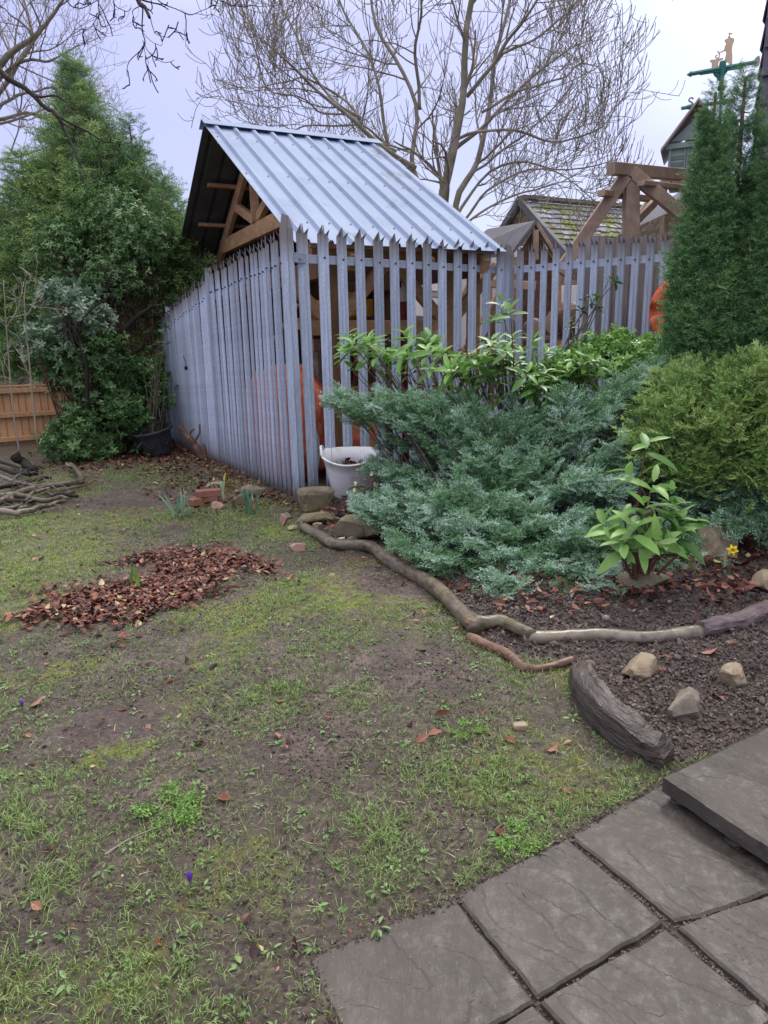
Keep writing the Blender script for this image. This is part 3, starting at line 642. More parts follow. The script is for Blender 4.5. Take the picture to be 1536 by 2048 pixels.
mr_z = onplane(760, 655, row, e)[2]
for s, mtn in ((sA, 'timberdark'), (sB, 'timber')):
    mk('post', [beam(SH(s, .42, 0), SH(s, .42, 2.29), .16, .16, up=(1, 0, 0))], MT[mtn], shelter)
    mk('post', [beam(SH(s, 2*WR-.42, 0), SH(s, 2*WR-.42, 2.29), .16, .16, up=(1, 0, 0))], MT['timberdark'], shelter)
    mk('post', [beam(SH(s, WR, 0), SH(s, WR, 2.29), .14, .14, up=(1, 0, 0))], MT['timberdark'], shelter)
    for g in (-1, 1):
        if sA+g*.5 > -.1: brace(SH(s+g*.07, .42, 1.72), SH(s+g*.62, .42, 2.28))
mk('post', [beam(SH(LR-.15, .42, 0), SH(LR-.15, .42, 2.29), .14, .14, up=(1, 0, 0))], MT['timber'], shelter)
mk('mid_rail', [beam(SH(sA-.28, .42, mr_z), SH(sA-.085, .42, mr_z), .10, .15), beam(SH(sA+.085, .42, mr_z), SH(sB-.085, .42, mr_z), .10, .15)], MT['timber'], shelter)
# boarded back and far side of the shelter
bw = []
for i in range(26):
    a = SH(.1+i*.092, 2*WR-.3, .02); bw.append(beam(a, a+V3(0, 0, 2.42), .090, .02, up=nn))
for i in range(42):
    w_ = 2.0+i*.092; a = SH(LR-.05, w_, .02); bw.append(beam(a, a*V3(1, 1, 0)+V3(0, 0, min(Ea[2]+rise*(1-abs(w_-WR)/WR)-.12, 4.2)), .090, .02, up=e))
mk('back_wall', bw, MT['timberdark'], shelter)
# ------------------------------------------------------------------ things kept in the shelter
def wrinkle(c, s, seed, amp=.12, sub=None, sq=3.2, freq=2.2, rz=0.):
    V = ico(5)[0] if sub is None else ico(sub)[0]; F = ico(5)[1] if sub is None else ico(sub)[1]
    L = (np.abs(V)**sq).sum(1)**(1/sq); V = V/L[:, None]
    n = fbm(V[:, 0]*freq+seed, V[:, 1]*freq, V[:, 2]*freq*.6, 4, seed)-.5
    rd = 1-np.abs(fbm(V[:, 0]*freq*1.5+seed, V[:, 1]*freq*1.5, V[:, 2]*freq*.5, 3, seed+4)-.5)*2
    V = V*(1+amp*n+amp*.6*(rd-.7))[:, None]*np.array(s); ca, sa = math.cos(rz), math.sin(rz); V = V@np.array([[ca, sa, 0], [-sa, ca, 0], [0, 0, 1]])
    V = V+np.array(c); V[:, 2] = np.maximum(V[:, 2], c[2]-s[2]*.98); return (V, F)
bs = Y(575, 850, 7.75)
sack = thing('bulk_sack', (bs[0], bs[1], 0), 'bulging orange woven bulk sack behind the fence corner', 'sack')
mk('bag', [wrinkle((-1.12, 8.22, .60), (.75, .30, .62), 3, .30, rz=2.08, freq=3.2)], MT['tarp'], sack, smooth=True)
st_ = [Y(*p, 7.2) for p in ((622, 835), (634, 880), (637, 905), (630, 945))]
mk('strap', [beam(a, b, .012, .05, up=(1, 0, 0)) for a, b in zip(st_[:-1], st_[1:])], MT['rope'], sack)
b2 = Y(695, 880, 8.2); tag(mk('tarpaulin', [wrinkle((b2[0]+.05, b2[1]+.2, .28), (.33, .25, .30), 8, .3)], MT['tarp'], smooth=True), 'crumpled red orange tarpaulin heap on the ground behind the dark post', 'tarpaulin')
rw = Y(806, 700, 8.6); rz0 = [Y(806, v, 8.6)[2] for v in (520, 604)]
pr = thing('painted_post', (rw[0], rw[1], 0), 'round post painted white above and maroon below inside the shelter', 'post')
mk('lower_band', [lathe([(.0, 0), (.085, 0), (.085, rz0[1])], (rw[0], rw[1], 0), 20)], MT['maroon'], pr, smooth=True)
mk('upper_band', [lathe([(.085, rz0[1]+.001), (.087, 2.3), (0, 2.3)], (rw[0], rw[1], 0), 20)], MT['white'], pr, smooth=True)
mk('black_stripe', [beam(V3(rw[0]-.02, rw[1]-.084, rz0[1]+.35), V3(rw[0]-.04, rw[1]-.084, 2.1), .05, .02, up=(0, 1, 0))], MT['black'], pr)
yl = Y(705, 612, 8.9)
lan = thing('yellow_machine', (yl[0], yl[1], yl[2]-.12), 'yellow painted machine with bent tube guard on the cross rail', 'machine')
mk('housing', [box(yl+V3(-.1, .1, -.02), (.62, .3, .2), aa), box(yl+V3(-.1, .1, .13), (.5, .24, .06), aa)], MT['yellow'], lan)
g_ = [yl+V3(a, -.05, b) for a, b in ((.02, .14), (.12, .1), (.16, -.02), (.14, -.1), (.0, -.1))]
mk('tube_guard', [limb(g_, .018, .018, 14, 8)], MT['yellow'], lan, smooth=True)
def shelfthing(name, px, py, yy, size, mat, label, cat, rz=aa, ch=.01, grp=None):
    p = Y(px, py, yy); tag(mk(name, [box(p, size, rz, ch)], mat), label, cat, grp); return p
bench = thing('work_bench', tuple(SH(1.3, 1.6, 0)), 'rough plank workbench standing inside the shelter', 'workbench')
for i in range(4): mk('bench_plank', [beam(SH(.5, 1.25+.16*i, .92), SH(2.3, 1.25+.16*i, .92), .15, .05)], MT['timber'], bench)
for s in (.6, 2.2):
    for w_ in (1.25, 1.7): mk('leg', [beam(SH(s, w_, 0), SH(s, w_, .89), .08, .08, up=(1, 0, 0))], MT['timberdark'], bench)
def crate(p, sz, rz, label, grp=None, mt='white'):
    t_ = thing('storage_crate', tuple(p), label, 'crate', grp); d = V3(math.cos(rz), math.sin(rz), 0); q = V3(-d[1], d[0], 0); a, b, h = sz
    mk('tray', [beam(p-d*a/2+V3(0, 0, .01), p+d*a/2+V3(0, 0, .01), b, .02)]+[beam(p-d*a/2+q*s*b/2+V3(0, 0, h/2), p+d*a/2+q*s*b/2+V3(0, 0, h/2), .012, h-.022) for s in (-1, 1)]+[beam(p-q*(b/2-.01)+d*s*a/2+V3(0, 0, h/2), p+q*(b/2-.01)+d*s*a/2+V3(0, 0, h/2), .012, h-.022) for s in (-1, 1)], MT[mt], t_)
    mk('rim', [beam(p-d*(a/2+.01)+q*s*b/2+V3(0, 0, h), p+d*(a/2+.01)+q*s*b/2+V3(0, 0, h), .03, .02) for s in (-1, 1)], MT[mt], t_)
wp = Y(845, 640, 9.3); crate(V3(wp[0], wp[1], .97), (.55, .4, .26), aa, 'white plastic crate at the back, topmost of two behind the striped post', 'white crates in the shelter')
for k in range(2): crate(V3(wp[0]+.02*k, wp[1]+.02, .97+.28*(k+1)), (.55, .4, .26), aa, ['white plastic crate in the middle of the white stack', 'uppermost white plastic crate of the stack behind the painted post'][k], 'white crates in the shelter')
wl = Y(850, 730, 9.0); crate(V3(wl[0], wl[1], .3), (.5, .4, .5), aa, 'tall white tub of a crate standing low below the cross rail', 'white crates in the shelter')
bq = Y(645, 690, 8.0)
for k, (dx, lb) in enumerate(((0, 'pinkish concrete block on a grey stand behind the second pale'),)):
    tag(mk('concrete_block', [box(bq, (.28, .2, .12), aa)], MT['rockpink']), lb, 'block')
tag(mk('grey_stand', [box(bq-V3(0, 0, .34), (.2, .2, .55), aa), box(bq-V3(0, 0, (bq[2]-.02)/2+.14), (.3, .3, .1), aa)], MT['rockgrey']), 'grey stone stand carrying a pinkish block inside the shelter', 'stand')
bc = Y(712, 730, 8.9); tag(mk('fuel_can', [box(bc, (.2, .15, .3), .3, .03), tubes([bc+V3(-.06, 0, .15), bc+V3(-.05, 0, .2), bc+V3(.05, 0, .2), bc+V3(.06, 0, .15)], [.012]*4, 6)], MT['orange']), 'red orange fuel can on the bench below the yellow machine', 'fuel can')
bc = Y(683, 725, 8.7); tag(mk('dark_jacket', [wrinkle(tuple(bc), (.14, .08, .28), 12, .2, 4)], MT['black'], smooth=True), 'dark blue black jacket hanging beside the orange can', 'jacket')
# sawn boards leaning inside, to the right
lb = [((912, 725), (1002, 575), 8.9, .20, 'wide pale sawn board leaning at a slant behind the front panel'), ((540, 690), (596, 610), 7.9, .06, 'pale batten leaning in the corner behind the side panel'), ((900, 640), (960, 520), 9.3, .12, 'dark slanting board behind the second shelter post')]
for (a, b, yy, w_, lab) in lb:
    tag(mk('leaning_board', [beam(Y(*a, yy), Y(*b, yy+.25), .03, w_, up=(0, -1, 0))], MT['ply']), lab, 'board', 'boards leaning in the shelter')
for k, (pa, pb, mt_, lab) in enumerate([((985, 534), (1045, 546), 'ply', 'long pale rail of new timber beyond the roof corner, just under the eave'), ((968, 566), (1070, 572), 'ply', 'second pale new timber rail below the eave')]):
    tag(mk('timber_rail', [beam(Y(*pa, 8.9), Y(*pb, 9.1), .05, .10)], MT[mt_]), lab, 'rail', 'new timber rails')
# log rack with cut logs, green sheet
lc = Y(1070, 655, 9.3)
rk = thing('log_rack', (lc[0], lc[1], 0), 'timber log rack behind the fence junction', 'rack')
for dx in (-.5, .75): mk('upright', [beam(lc*V3(1, 1, 0)+V3(dx, .1, 0), lc*V3(1, 1, 0)+V3(dx, .1, 1.95), .09, .09, up=(1, 0, 0))], MT['timbergrey'], rk)
mk('shelf', [beam(lc*V3(1, 1, 0)+V3(-.6, .1, 1.50), lc*V3(1, 1, 0)+V3(.85, .1, 1.50), .45, .06)], MT['timbergrey'], rk)
def logcut(c, d, L, r, mt, label, grp):
    c = np.array(c, float); d = norm(np.array(d, float)); o = thing('cut_log', tuple(c-V3(0, 0, r)), label, 'log', grp)
    mk('bark', [limb([c-d*L/2, c, c+d*L/2], r, r*.95, 8, 14, .01, int(abs(c[0]*100)), .1)], mt, o, smooth=False)
    f = tubes(np.array([c-d*(L/2+.004), c-d*(L/2+.001)]), np.array([r*.9, r*.94]), 14); mk('cut_face', [f], MT['ply'], o)
zz = 1.53
for k, (dx, r_, lab) in enumerate(((-.35, .14, 'fat pale log resting on the rack shelf with a sawn face'), (.0, .11, 'middle log on the rack shelf behind the narrow pales'), (.32, .17, 'largest greyish log on the rack shelf above the green sheet'), (.66, .12, 'reddish end log on the rack shelf nearest the grey boards'))):
    logcut((lc[0]+dx, lc[1]+.1, zz+r_), (.25, .9, .05), .5, r_, MT['barklight'] if k != 3 else MT['barkred'], lab, 'logs on the rack')
gs = Y(1085, 700, 8.75)
tag(mk('green_sheet', [wrinkle((gs[0], gs[1]+.05, .70), (.42, .25, .72), 21, .22, sq=2.4)], MT['greentarp'], smooth=True), 'dark green waterproof sheet draped over a heap below the logs', 'tarpaulin')
tp = Y(1145, 640, 9.0)
tag(mk('saddle_bag', [wrinkle((tp[0]-.05, tp[1], tp[2]), (.17, .14, .2), 33, .3, 4, 2.2)], MT['barkred'], smooth=True), 'brown leathery bundle hanging at the edge of the green sheet', 'bundle')
tag(mk('bird_box', [box(Y(1140, 705, 8.9), (.26, .2, .22), .4), ], MT['ply']), 'small pale wooden box under the brown bundle', 'box')
tag(mk('yard_wall', [beam(V3(-2.5, 15.2, 1.55), V3(3.0, 13.4, 1.55), .3, 3.1), beam(V3(3.0, 13.4, 1.2), V3(6.5, 13.0, 1.2), .3, 2.4)], MT['stoneb']), 'low stone yard wall seen in glimpses behind the shelter and log rack', 'wall')
for k, (a, b, yy, w_, lab) in enumerate((((955, 545), (900, 720), 9.2, .14, 'upright dark plank stack edge between second post and rack'), ((978, 560), (985, 730), 9.6, .3, 'broad brown plank standing left of the fence junction'), ((752, 600), (748, 740), 9.0, .12, 'narrow brown plank behind the striped post'), ((620, 600), (628, 740), 8.6, .10, 'brown plank standing behind the first front pales'), ((880, 660), (872, 760), 9.4, .16, 'short brown plank right of the white crates'))):
    tag(mk('standing_plank', [beam(Y(*a, yy), Y(*b, yy)*V3(1, 1, 0)+V3(0, 0, .0), .03, w_, up=(0, -1, 0))], MT['timber' if k % 2 else 'timberdark']), lab, 'plank', 'planks standing in the shelter')
for k, (px_, py_, yy, sz, mt_, lab) in enumerate(((700, 668, 8.6, (.3, .2, .14), 'barkred', 'brown tool box on the bench below the cross rail'), (735, 690, 8.8, (.2, .2, .2), 'maroon', 'small maroon box on the bench'), (612, 650, 8.3, (.22, .2, .10), 'ply', 'pale offcut box just inside the corner'), (775, 715, 9.0, (.25, .2, .22), 'greentarp', 'dark green case beside the striped post'), (860, 590, 9.5, (.5, .3, .06), 'white', 'flat white lid on top of the crates'))):
    c_ = Y(px_, py_, yy); tag(mk('storage_box', [box(c_, sz, aa, .01), box(c_+V3(0, 0, sz[2]/2+.012), (sz[0]*1.05, sz[1]*1.05, .02), aa)], MT[mt_]), lab, 'box', 'boxes in the shelter')
# ------------------------------------------------------------------ grey board fence behind the right run
gb = thing('board_fence', tuple(Y(1240, 700, 8.25)*V3(1, 1, 0)), 'weathered grey vertical board fence just behind the right palisade run', 'fence')
a0 = onplane(1168, 474, JN+V3(.28, .42, 0), dR); a1 = onplane(1420, 480, JN+V3(.28, .42, 0), dR); Lg = np.linalg.norm((a1-a0)[:2]); nb = 15
for i in range(nb):
    p = a0+(a1-a0)*((i+.5)/nb); z = p[2]+random.uniform(-.02, .02); mk('board', [beam(p*V3(1, 1, 0)+V3(0, 0, .02), p*V3(1, 1, 0)+V3(0, 0, z), Lg/nb*.97, .02, up=(-dR[1], dR[0], 0))], MT['greyboard'], gb)
mk('rail', [beam(a0*V3(1, 1, 0)-V3(dR[1], -dR[0], 0)*.04+V3(0, 0, 1.4), a1*V3(1, 1, 0)-V3(dR[1], -dR[0], 0)*.04+V3(0, 0, 1.4), .04, .09)], MT['greyboard'], gb)
# ------------------------------------------------------------------ lifebuoy
lbc = Y(1360, 620, 7.0); lb_ = thing('lifebuoy', tuple(lbc), 'scuffed orange lifebuoy hanging on the palisade beside the tall conifer', 'lifebuoy')
R_, r_ = .215, .07; a = np.linspace(0, 2*math.pi, 49)[:-1]; b = np.linspace(0, 2*math.pi, 17)[:-1]; A, B_ = np.meshgrid(a, b, indexing='ij')
nfx = norm(V3(-.55, -.83, 0)); X_ = V3(-nfx[1], nfx[0], 0)
rr = R_+r_*np.cos(B_); dz_ = r_*.75*np.sin(B_)
for k in range(4):
    ck = math.radians(45+90*k+135); dd = np.abs((A-ck+math.pi) % (2*math.pi)-math.pi); hole = (dd < .2) & (np.sin(B_) > .35) & (np.abs(np.cos(B_)) < .75); dz_ = dz_-hole*.07
Vt = (rr*np.cos(A))[..., None]*X_+(rr*np.sin(A))[..., None]*V3(0, 0, 1.12)+dz_[..., None]*nfx
i, j = np.meshgrid(np.arange(48), np.arange(16), indexing='ij'); Ft = np.stack([i*16+j, ((i+1) % 48)*16+j, ((i+1) % 48)*16+(j+1) % 16, i*16+(j+1) % 16], -1).reshape(-1, 4)
mk('ring', [(Vt.reshape(-1, 3)+lbc, Ft)], MT['orange'], lb_, smooth=True)
# ------------------------------------------------------------------ timber frame standing beyond the grey boards
tf = thing('oak_frame', tuple(Y(1260, 700, 9.5)*V3(1, 1, 0)), 'bare oak roof frame with open trusses standing above the grey boards', 'timber frame')
dK = norm(V3(.80, 1.0, 0)); dP = norm(V3(1, -.12, 0))
def tfb(n_, pa, ya, pb, yb, w_, h_): mk(n_, [beam(Y(*pa, ya), Y(*pb, yb), w_, h_, up=(0, -1, .05) if n_ in ('post',) else (0, 0, 1))], MT['timbergrey'], tf)
tfb('post', (1262, 700), 9.55, (1262, 352), 9.55, .17, .17)
tfb('rafter', (1118, 545), 9.5, (1253, 350), 9.5, .10, .15)
tfb('rafter', (1262, 345), 9.5, (1420, 475), 9.5, .10, .15)
tfb('ridge_beam', (1222, 337), 9.3, (1470, 360), 11.3, .11, .14)
tfb('brace', (1278, 436), 9.9, (1330, 384), 10.3, .07, .10)
tfb('purlin', (1202, 386), 9.3, (1360, 406), 11.2, .10, .07)
tfb('purlin', (1282, 366), 9.3, (1500, 392), 11.3, .10, .06)
tfb('post', (1336, 700), 11.0, (1336, 430), 11.0, .18, .18)
tfb('rafter', (1335, 355), 11.0, (1275, 440), 11.0, .09, .12)
tfb('rafter', (1345, 355), 11.0, (1500, 480), 11.0, .09, .14)
# ------------------------------------------------------------------ small gabled porch with dark roof
po = thing('gabled_porch', tuple(Y(1068, 700, 10.6)*V3(1, 1, 0)), 'small timber gable with dark felt roof in front of the stone building', 'porch')
P_ = lambda px, py, dy=0.: Y(px, py, 10.6+dy)
mk('barge_board', [beam(P_(1022, 508), P_(1069, 446), .05, .13, up=(0, -1, 0))], MT['timbergrey'], po); mk('barge_board', [beam(P_(1071, 446), P_(1128, 540), .05, .13, up=(0, -1, 0))], MT['timbergrey'], po)
pk_, bl_, br_ = P_(1070, 446, .08), P_(950, 512, 3.2), P_(1128, 535, .08)
V = np.array([P_(1070, 441, -.1), P_(1022, 506, -.1), Y(905, 512, 13.2), Y(975, 458, 13.2)]); mk('felt_roof', [(np.vstack([V, V-V3(0, 0, .05)]), [np.array([[0, 1, 2, 3], [7, 6, 5, 4], [0, 4, 5, 1], [1, 5, 6, 2], [2, 6, 7, 3], [3, 7, 4, 0]])])], MT['darkroof'], po)
tri = np.array([P_(1070, 455, .1), P_(1030, 520, .1), P_(1120, 545, .1), P_(1115, 700, .1), P_(1035, 700, .1)]); mk('gable_infill', [(np.vstack([tri, tri+V3(0, .06, 0)]), [np.array([0, 1, 4, 3, 2]), np.array([7, 8, 9, 6, 5]), np.array([[0, 5, 6, 1], [1, 6, 9, 4], [4, 9, 8, 3], [3, 8, 7, 2], [2, 7, 5, 0]])])], MT['barkred'], po)
mk('post', [beam(P_(1036, 800, -.02), P_(1036, 515, -.02), .12, .12, up=(0, -1, 0)), ], MT['timber'], po); mk('post', [beam(P_(1114, 800, -.02), P_(1112, 530, -.02), .12, .12, up=(0, -1, 0))], MT['timber'], po)
mk('king_post', [beam(P_(1071, 520, -.03), P_(1071, 460, -.03), .08, .08, up=(0, -1, 0))], MT['timbergrey'], po)
# ------------------------------------------------------------------ stone building with mossy slate roof
def stonewall():
    m, t, b = nmat('rubble stone wall'); v = tcoord(t, (1, 1, 1.9)); vo = nd(t, 'ShaderNodeTexVoronoi', i_Scale=3.2, i_Randomness=.9); vd = nd(t, 'ShaderNodeTexVoronoi', feature='DISTANCE_TO_EDGE', i_Scale=3.2, i_Randomness=.9)
    n = nd(t, 'ShaderNodeTexNoise', i_Scale=9., i_Detail=6.)
    for q_ in (vo, vd, n): t.links.new(v, q_.inputs['Vector'])
    sp_ = nd(t, 'ShaderNodeSeparateColor'); t.links.new(vo.outputs['Color'], sp_.inputs[0])
    col = ramp(t, sp_.outputs[0], [(0, (.13, .085, .06)), (.5, (.24, .165, .11)), (1, (.34, .25, .18))]); col = mixc(t, .35, col, ramp(t, n.outputs[0], [(.3, (.08, .06, .05)), (.7, (.34, .26, .2))]))
    col = mixc(t, ramp(t, vd.outputs['Distance'], [(.02, (1, 1, 1)), (.06, (0, 0, 0))]), col, (.10, .085, .075))
    t.links.new(col, b.inputs['Base Color']); b.inputs['Roughness'].default_value = .85
    bn = nd(t, 'ShaderNodeBump', i_Strength=.8, i_Distance=.04); t.links.new(vd.outputs['Distance'], bn.inputs['Height']); t.links.new(bn.outputs[0], b.inputs['Normal']); return m
def slate():
    m, t, b = nmat('mossy stone slates'); v = tcoord(t); n = nd(t, 'ShaderNodeTexNoise', i_Scale=2.1, i_Detail=8., i_Roughness=.75); t.links.new(v, n.inputs['Vector'])
    g = nd(t, 'ShaderNodeNewGeometry'); col = ramp(t, g.outputs['Random Per Island'], [(0, (.17, .165, .19)), (.5, (.30, .30, .34)), (1, (.44, .44, .49))])
    ad = nd(t, 'ShaderNodeMath', operation='MULTIPLY_ADD'); t.links.new(g.outputs['Random Per Island'], ad.inputs[0]); ad.inputs[1].default_value = .14; t.links.new(n.outputs[0], ad.inputs[2])
    n2 = nd(t, 'ShaderNodeTexNoise', i_Scale=9., i_Detail=4.); t.links.new(v, n2.inputs['Vector'])
    col = mixc(t, ramp(t, ad.outputs[0], [(.56, (0, 0, 0)), (.62, (1, 1, 1))]), col, ramp(t, n2.outputs[0], [(.3, (.10, .12, .025)), (.7, (.24, .26, .06))]))
    t.links.new(col, b.inputs['Base Color']); b.inputs['Roughness'].default_value = .85; b.inputs['Specular IOR Level'].default_value = .2; return m
MT['stoneb'] = stonewall(); MT['slates'] = slate()
ys_ = 17.
sb = thing('stone_building', tuple(Y(1180, 700, 17.5)*V3(1, 1, 0)), 'old stone building with mossy slate roof beyond the oak frame', 'building')
pkp = Y(1048, 405, ys_); el_, er_ = Y(968, 520, ys_), Y(1190, 560, ys_)
half = (er_[0]-pkp[0]); el_ = V3(pkp[0]-half, ys_, er_[2])
back = norm(V3(.9, .45, 0)); Lb = 8.0
gx = norm(V3(back[1], -back[0], 0))                                   # gable runs at a right angle to the ridge
hw = 2.3; dz0 = 1.86
g0 = pkp; gl_, gr_ = g0-gx*hw*1.0-V3(0, 0, dz0), g0+gx*hw-V3(0, 0, dz0)
V = np.array([gl_*V3(1, 1, 0), gr_*V3(1, 1, 0), gr_, g0, gl_]); Vb = V+back*Lb
mk('wall', [(np.vstack([V, Vb]), [np.array([0, 1, 2, 3, 4]), np.array([9, 8, 7, 6, 5]), np.array([[1, 6, 7, 2], [5, 0, 4, 9]])])], MT['stoneb'], sb)
for sgn, E0 in ((1, gr_), (-1, gl_)):
    pcs = []; dn = norm(E0-g0); Ls = np.linalg.norm(E0-g0)+.2; un = norm(np.cross(back, dn)); un = un if un[2] > 0 else -un; rows = 15; cols = 30
    for r_i in range(rows):
        a_ = Ls*r_i/rows; b_ = Ls*(r_i+1.25)/rows
        for c_i in range(cols):
            wv = Lb/cols; s0 = -.15+wv*(c_i+(.5 if r_i % 2 else 0)); jt = random.uniform(-.03, .03)
            q0 = g0+back*s0+dn*a_+un*.03; q1 = g0+back*(s0+wv*.95)+dn*a_+un*.03; q2 = g0+back*(s0+wv*.95)+dn*(b_+jt)+un*.06; q3 = g0+back*s0+dn*(b_+jt)+un*(.06+jt*.4)
            V = np.array([q0, q1, q2, q3]); pcs.append((np.vstack([V, V-un*.03]), [np.array([[0, 1, 2, 3], [3, 2, 6, 7], [0, 3, 7, 4], [1, 5, 6, 2]])]))
    mk('slate_roof', pcs, MT['slates'], sb)
mk('ridge_stone', [beam(g0+back*(i*.6)-back*.1+V3(0, 0, .1), g0+back*(i*.6+.57)-back*.1+V3(0, 0, .1), .26, .08) for i in range(16)], MT['rockgrey'], sb)
for E0 in (gr_, gl_): mk('verge', [beam(g0-back*.12+V3(0, 0, .03), E0-back*.12+norm(E0-g0)*.2+V3(0, 0, .03), .12, .14)], MT['darkroof'], sb)
# ------------------------------------------------------------------ workshop with cupola and weathervane, slate hung tower
wk = thing('workshop', tuple(V3(9.6, 14.5, 0)), 'building with sage green louvred bell turret hidden behind the tall conifer', 'building')
cu = Y(1410, 330, 13.5)
ctr = V3(Y(1392, 300, 13.9)[0], 13.9, 0); wd_ = .42; zt, zb = Y(1400, 285, 13.5)[2], Y(1400, 352, 13.5)[2]; 
q_ = math.radians(66); ex, ey = V3(math.cos(q_), math.sin(q_), 0), V3(-math.sin(q_), math.cos(q_), 0)
V = [V3(ctr[0], ctr[1], 0)+V3(a, b, z) for z in (0, zb-.5) for a, b in ((-.35, -.4), (4, -.4), (4, 4), (-.35, 4))]
mk('wall', [(np.array(V), [np.array([[0, 1, 5, 4], [1, 2, 6, 5], [2, 3, 7, 6], [3, 0, 4, 7]])])], MT['stoneb'], wk)
rp = [V[4], V[5], V[6], V[7], ctr+V3(.3, 1, zb+.1), ctr+V3(4, 1, zb+.1)]; mk('roof', [(np.array(rp), [np.array([0, 1, 5, 4]), np.array([2, 3, 4, 5]), np.array([1, 2, 5]), np.array([3, 0, 4])])], MT['darkroof'], wk)
tu = mk('turret', [beam(ctr+V3(0, 0, zb-.1), ctr+V3(0, 0, zt), 2*wd_, 2*wd_, up=tuple(ey), ch=.03)], MT['green'], wk)
def fc(fx, fy, z, o_=0.): return ctr+fx+fy+V3(0, 0, z)
for (n_, t_) in ((-ey, ex), (-ex, -ey)):
    for k in (-1, 0, 1):
        c = ctr+n_*(wd_+.012)+t_*k*(wd_*.66); 
        mk('corner_stile', [beam(c+t_*-.13+V3(0, 0, zb+.02), c+t_*-.13+V3(0, 0, zt-.06), .05, .03, up=tuple(n_)), beam(c+t_*.13+V3(0, 0, zb+.02), c+t_*.13+V3(0, 0, zt-.06), .05, .03, up=tuple(n_))], MT['green'], tu)
        mk('louvre', [beam(c+t_*-.10+V3(0, 0, zb+.12+.11*i), c+t_*.10+V3(0, 0, zb+.12+.11*i), .03, .085, up=tuple(norm(n_*.5+V3(0, 0, 1)))) for i in range(int((zt-zb-.2)/.11))], MT['green'], tu)
    for z in (zt-.02, zb-.04): mk('head_rail', [beam(ctr+n_*(wd_+.02)-t_*(wd_+.06)+V3(0, 0, z), ctr+n_*(wd_+.02)+t_*(wd_+.06)+V3(0, 0, z), .07, .09)], MT['green'], tu)
hz = .52; ov = .56
zt = Y(1400, 278, 13.5)[2]; ap = ctr+V3(0, 0, zt+hz+.1)
V = [ap-ex*(ov-.0)*1.05, ap+ex*ov*1.05]; ev = [ctr+ex*a*ov*1.05+ey*b*ov+V3(0, 0, zt-.12) for a, b in ((-1, -1), (1, -1), (1, 1), (-1, 1))]
RV = np.array(V+ev); RV2 = RV-V3(0, 0, .05); ff = np.array([[0, 2, 3, 1], [1, 4, 5, 0]]); mk('turret_roof', [(np.vstack([RV, RV2]), [ff, ff[:, ::-1]+6, np.array([[0, 6, 8, 2], [2, 8, 9, 3], [3, 9, 7, 1], [1, 7, 10, 4], [4, 10, 11, 5], [5, 11, 6, 0]])])], MT['lead'], tu)
for sx_ in (-1, 1):
    g3 = np.array([ctr+ex*sx_*wd_+ey*-wd_+V3(0, 0, zt), ctr+ex*sx_*wd_+ey*wd_+V3(0, 0, zt), ap+ex*sx_*(wd_-ov*0)-V3(0, 0, .12)]); g3[2] = ctr+ex*sx_*wd_+V3(0, 0, zt+hz-.16)
    mk('gablet', [(np.vstack([g3, g3+ex*sx_*.02]), [np.array([[0, 1, 2], [3, 5, 4]]), np.array([[0, 3, 4, 1], [1, 4, 5, 2], [2, 5, 3, 0]])])], MT['green'], tu)
for k in (.2, .5, .8): mk('rafter_end', [beam(ctr-ex*(ov*1.02)+(-ey*ov*k)+V3(0, 0, zt-.15+(hz)*(1-k)), ctr-ex*(wd_)+(-ey*ov*k)+V3(0, 0, zt-.15+hz*(1-k)), .07, .08)], MT['green'], tu)
# weathervane: scroll bracket, cardinal arms, arrow arm with a smith at the anvil
yv = 13.9
wv_ = thing('weathervane', tuple(ap), 'green and buff weathervane of a smith swinging a hammer at an anvil', 'weathervane')
Zp = lambda X, Yp: Y(1280+X/6., Yp/6., yv)
mk('spindle', [tubes([Zp(962, 1500), Zp(966, 1250), Zp(968, 1100)], [.022]*3, 8), lathe([(.02, -.02), (.055, 0), (.055, .05), (.03, .09), (.05, .2), (.035, .26), (.06, .38), (.05, .45)], tuple(Zp(966, 1080)), 12)], MT['vgreen'], wv_, smooth=True)
mk('arrow_arm', [limb([Zp(600, 890), Zp(950, 826), Zp(1390, 745)], .035, .035, 6, 6), limb([Zp(560, 898), Zp(612, 888)], .004, .05, 3, 6), beam(Zp(720, 880), Zp(1230, 800), .03, .06), ], MT['vgreen'], wv_)
def flat(poly, th=.012, yy=yv):
    P = np.array([Y(1280+a/6., b/6., yy) for a, b in poly]); n = len(P); i = np.arange(n)
    return (np.vstack([P, P+V3(0, th, 0)]), [i, (i+n)[::-1], np.stack([i, i+n, (i+1) % n+n, (i+1) % n], 1)])
mk('bracket', [flat([(880, 842), (1060, 812), (1050, 860), (1020, 900), (1000, 930), (995, 960), (940, 960), (935, 925), (905, 900), (890, 870)], .05)], MT['vgreen'], wv_)
mk('compass_arm', [limb([Zp(500, 1300), Zp(860, 1245), Zp(1060, 1215)], .03, .03, 5, 6), limb([Zp(500, 1300), Zp(560, 1288), Zp(640, 1280)], .01, .055, 5, 6), limb([Zp(1000, 1225), Zp(1060, 1212), Zp(1110, 1205)], .055, .03, 4, 6)], MT['vgreen'], wv_)
mk('tail_fin', [flat([(1355, 755), (1372, 712), (1400, 680), (1432, 664), (1442, 700), (1440, 745), (1425, 790), (1395, 800), (1370, 788)])], MT['lead'], wv_)
mk('anvil', [flat([(862, 822), (865, 752), (845, 742), (843, 722), (870, 714), (905, 712), (935, 703), (1003, 692), (998, 712), (960, 730), (945, 745), (938, 770), (942, 808)])], MT['gold'], wv_)
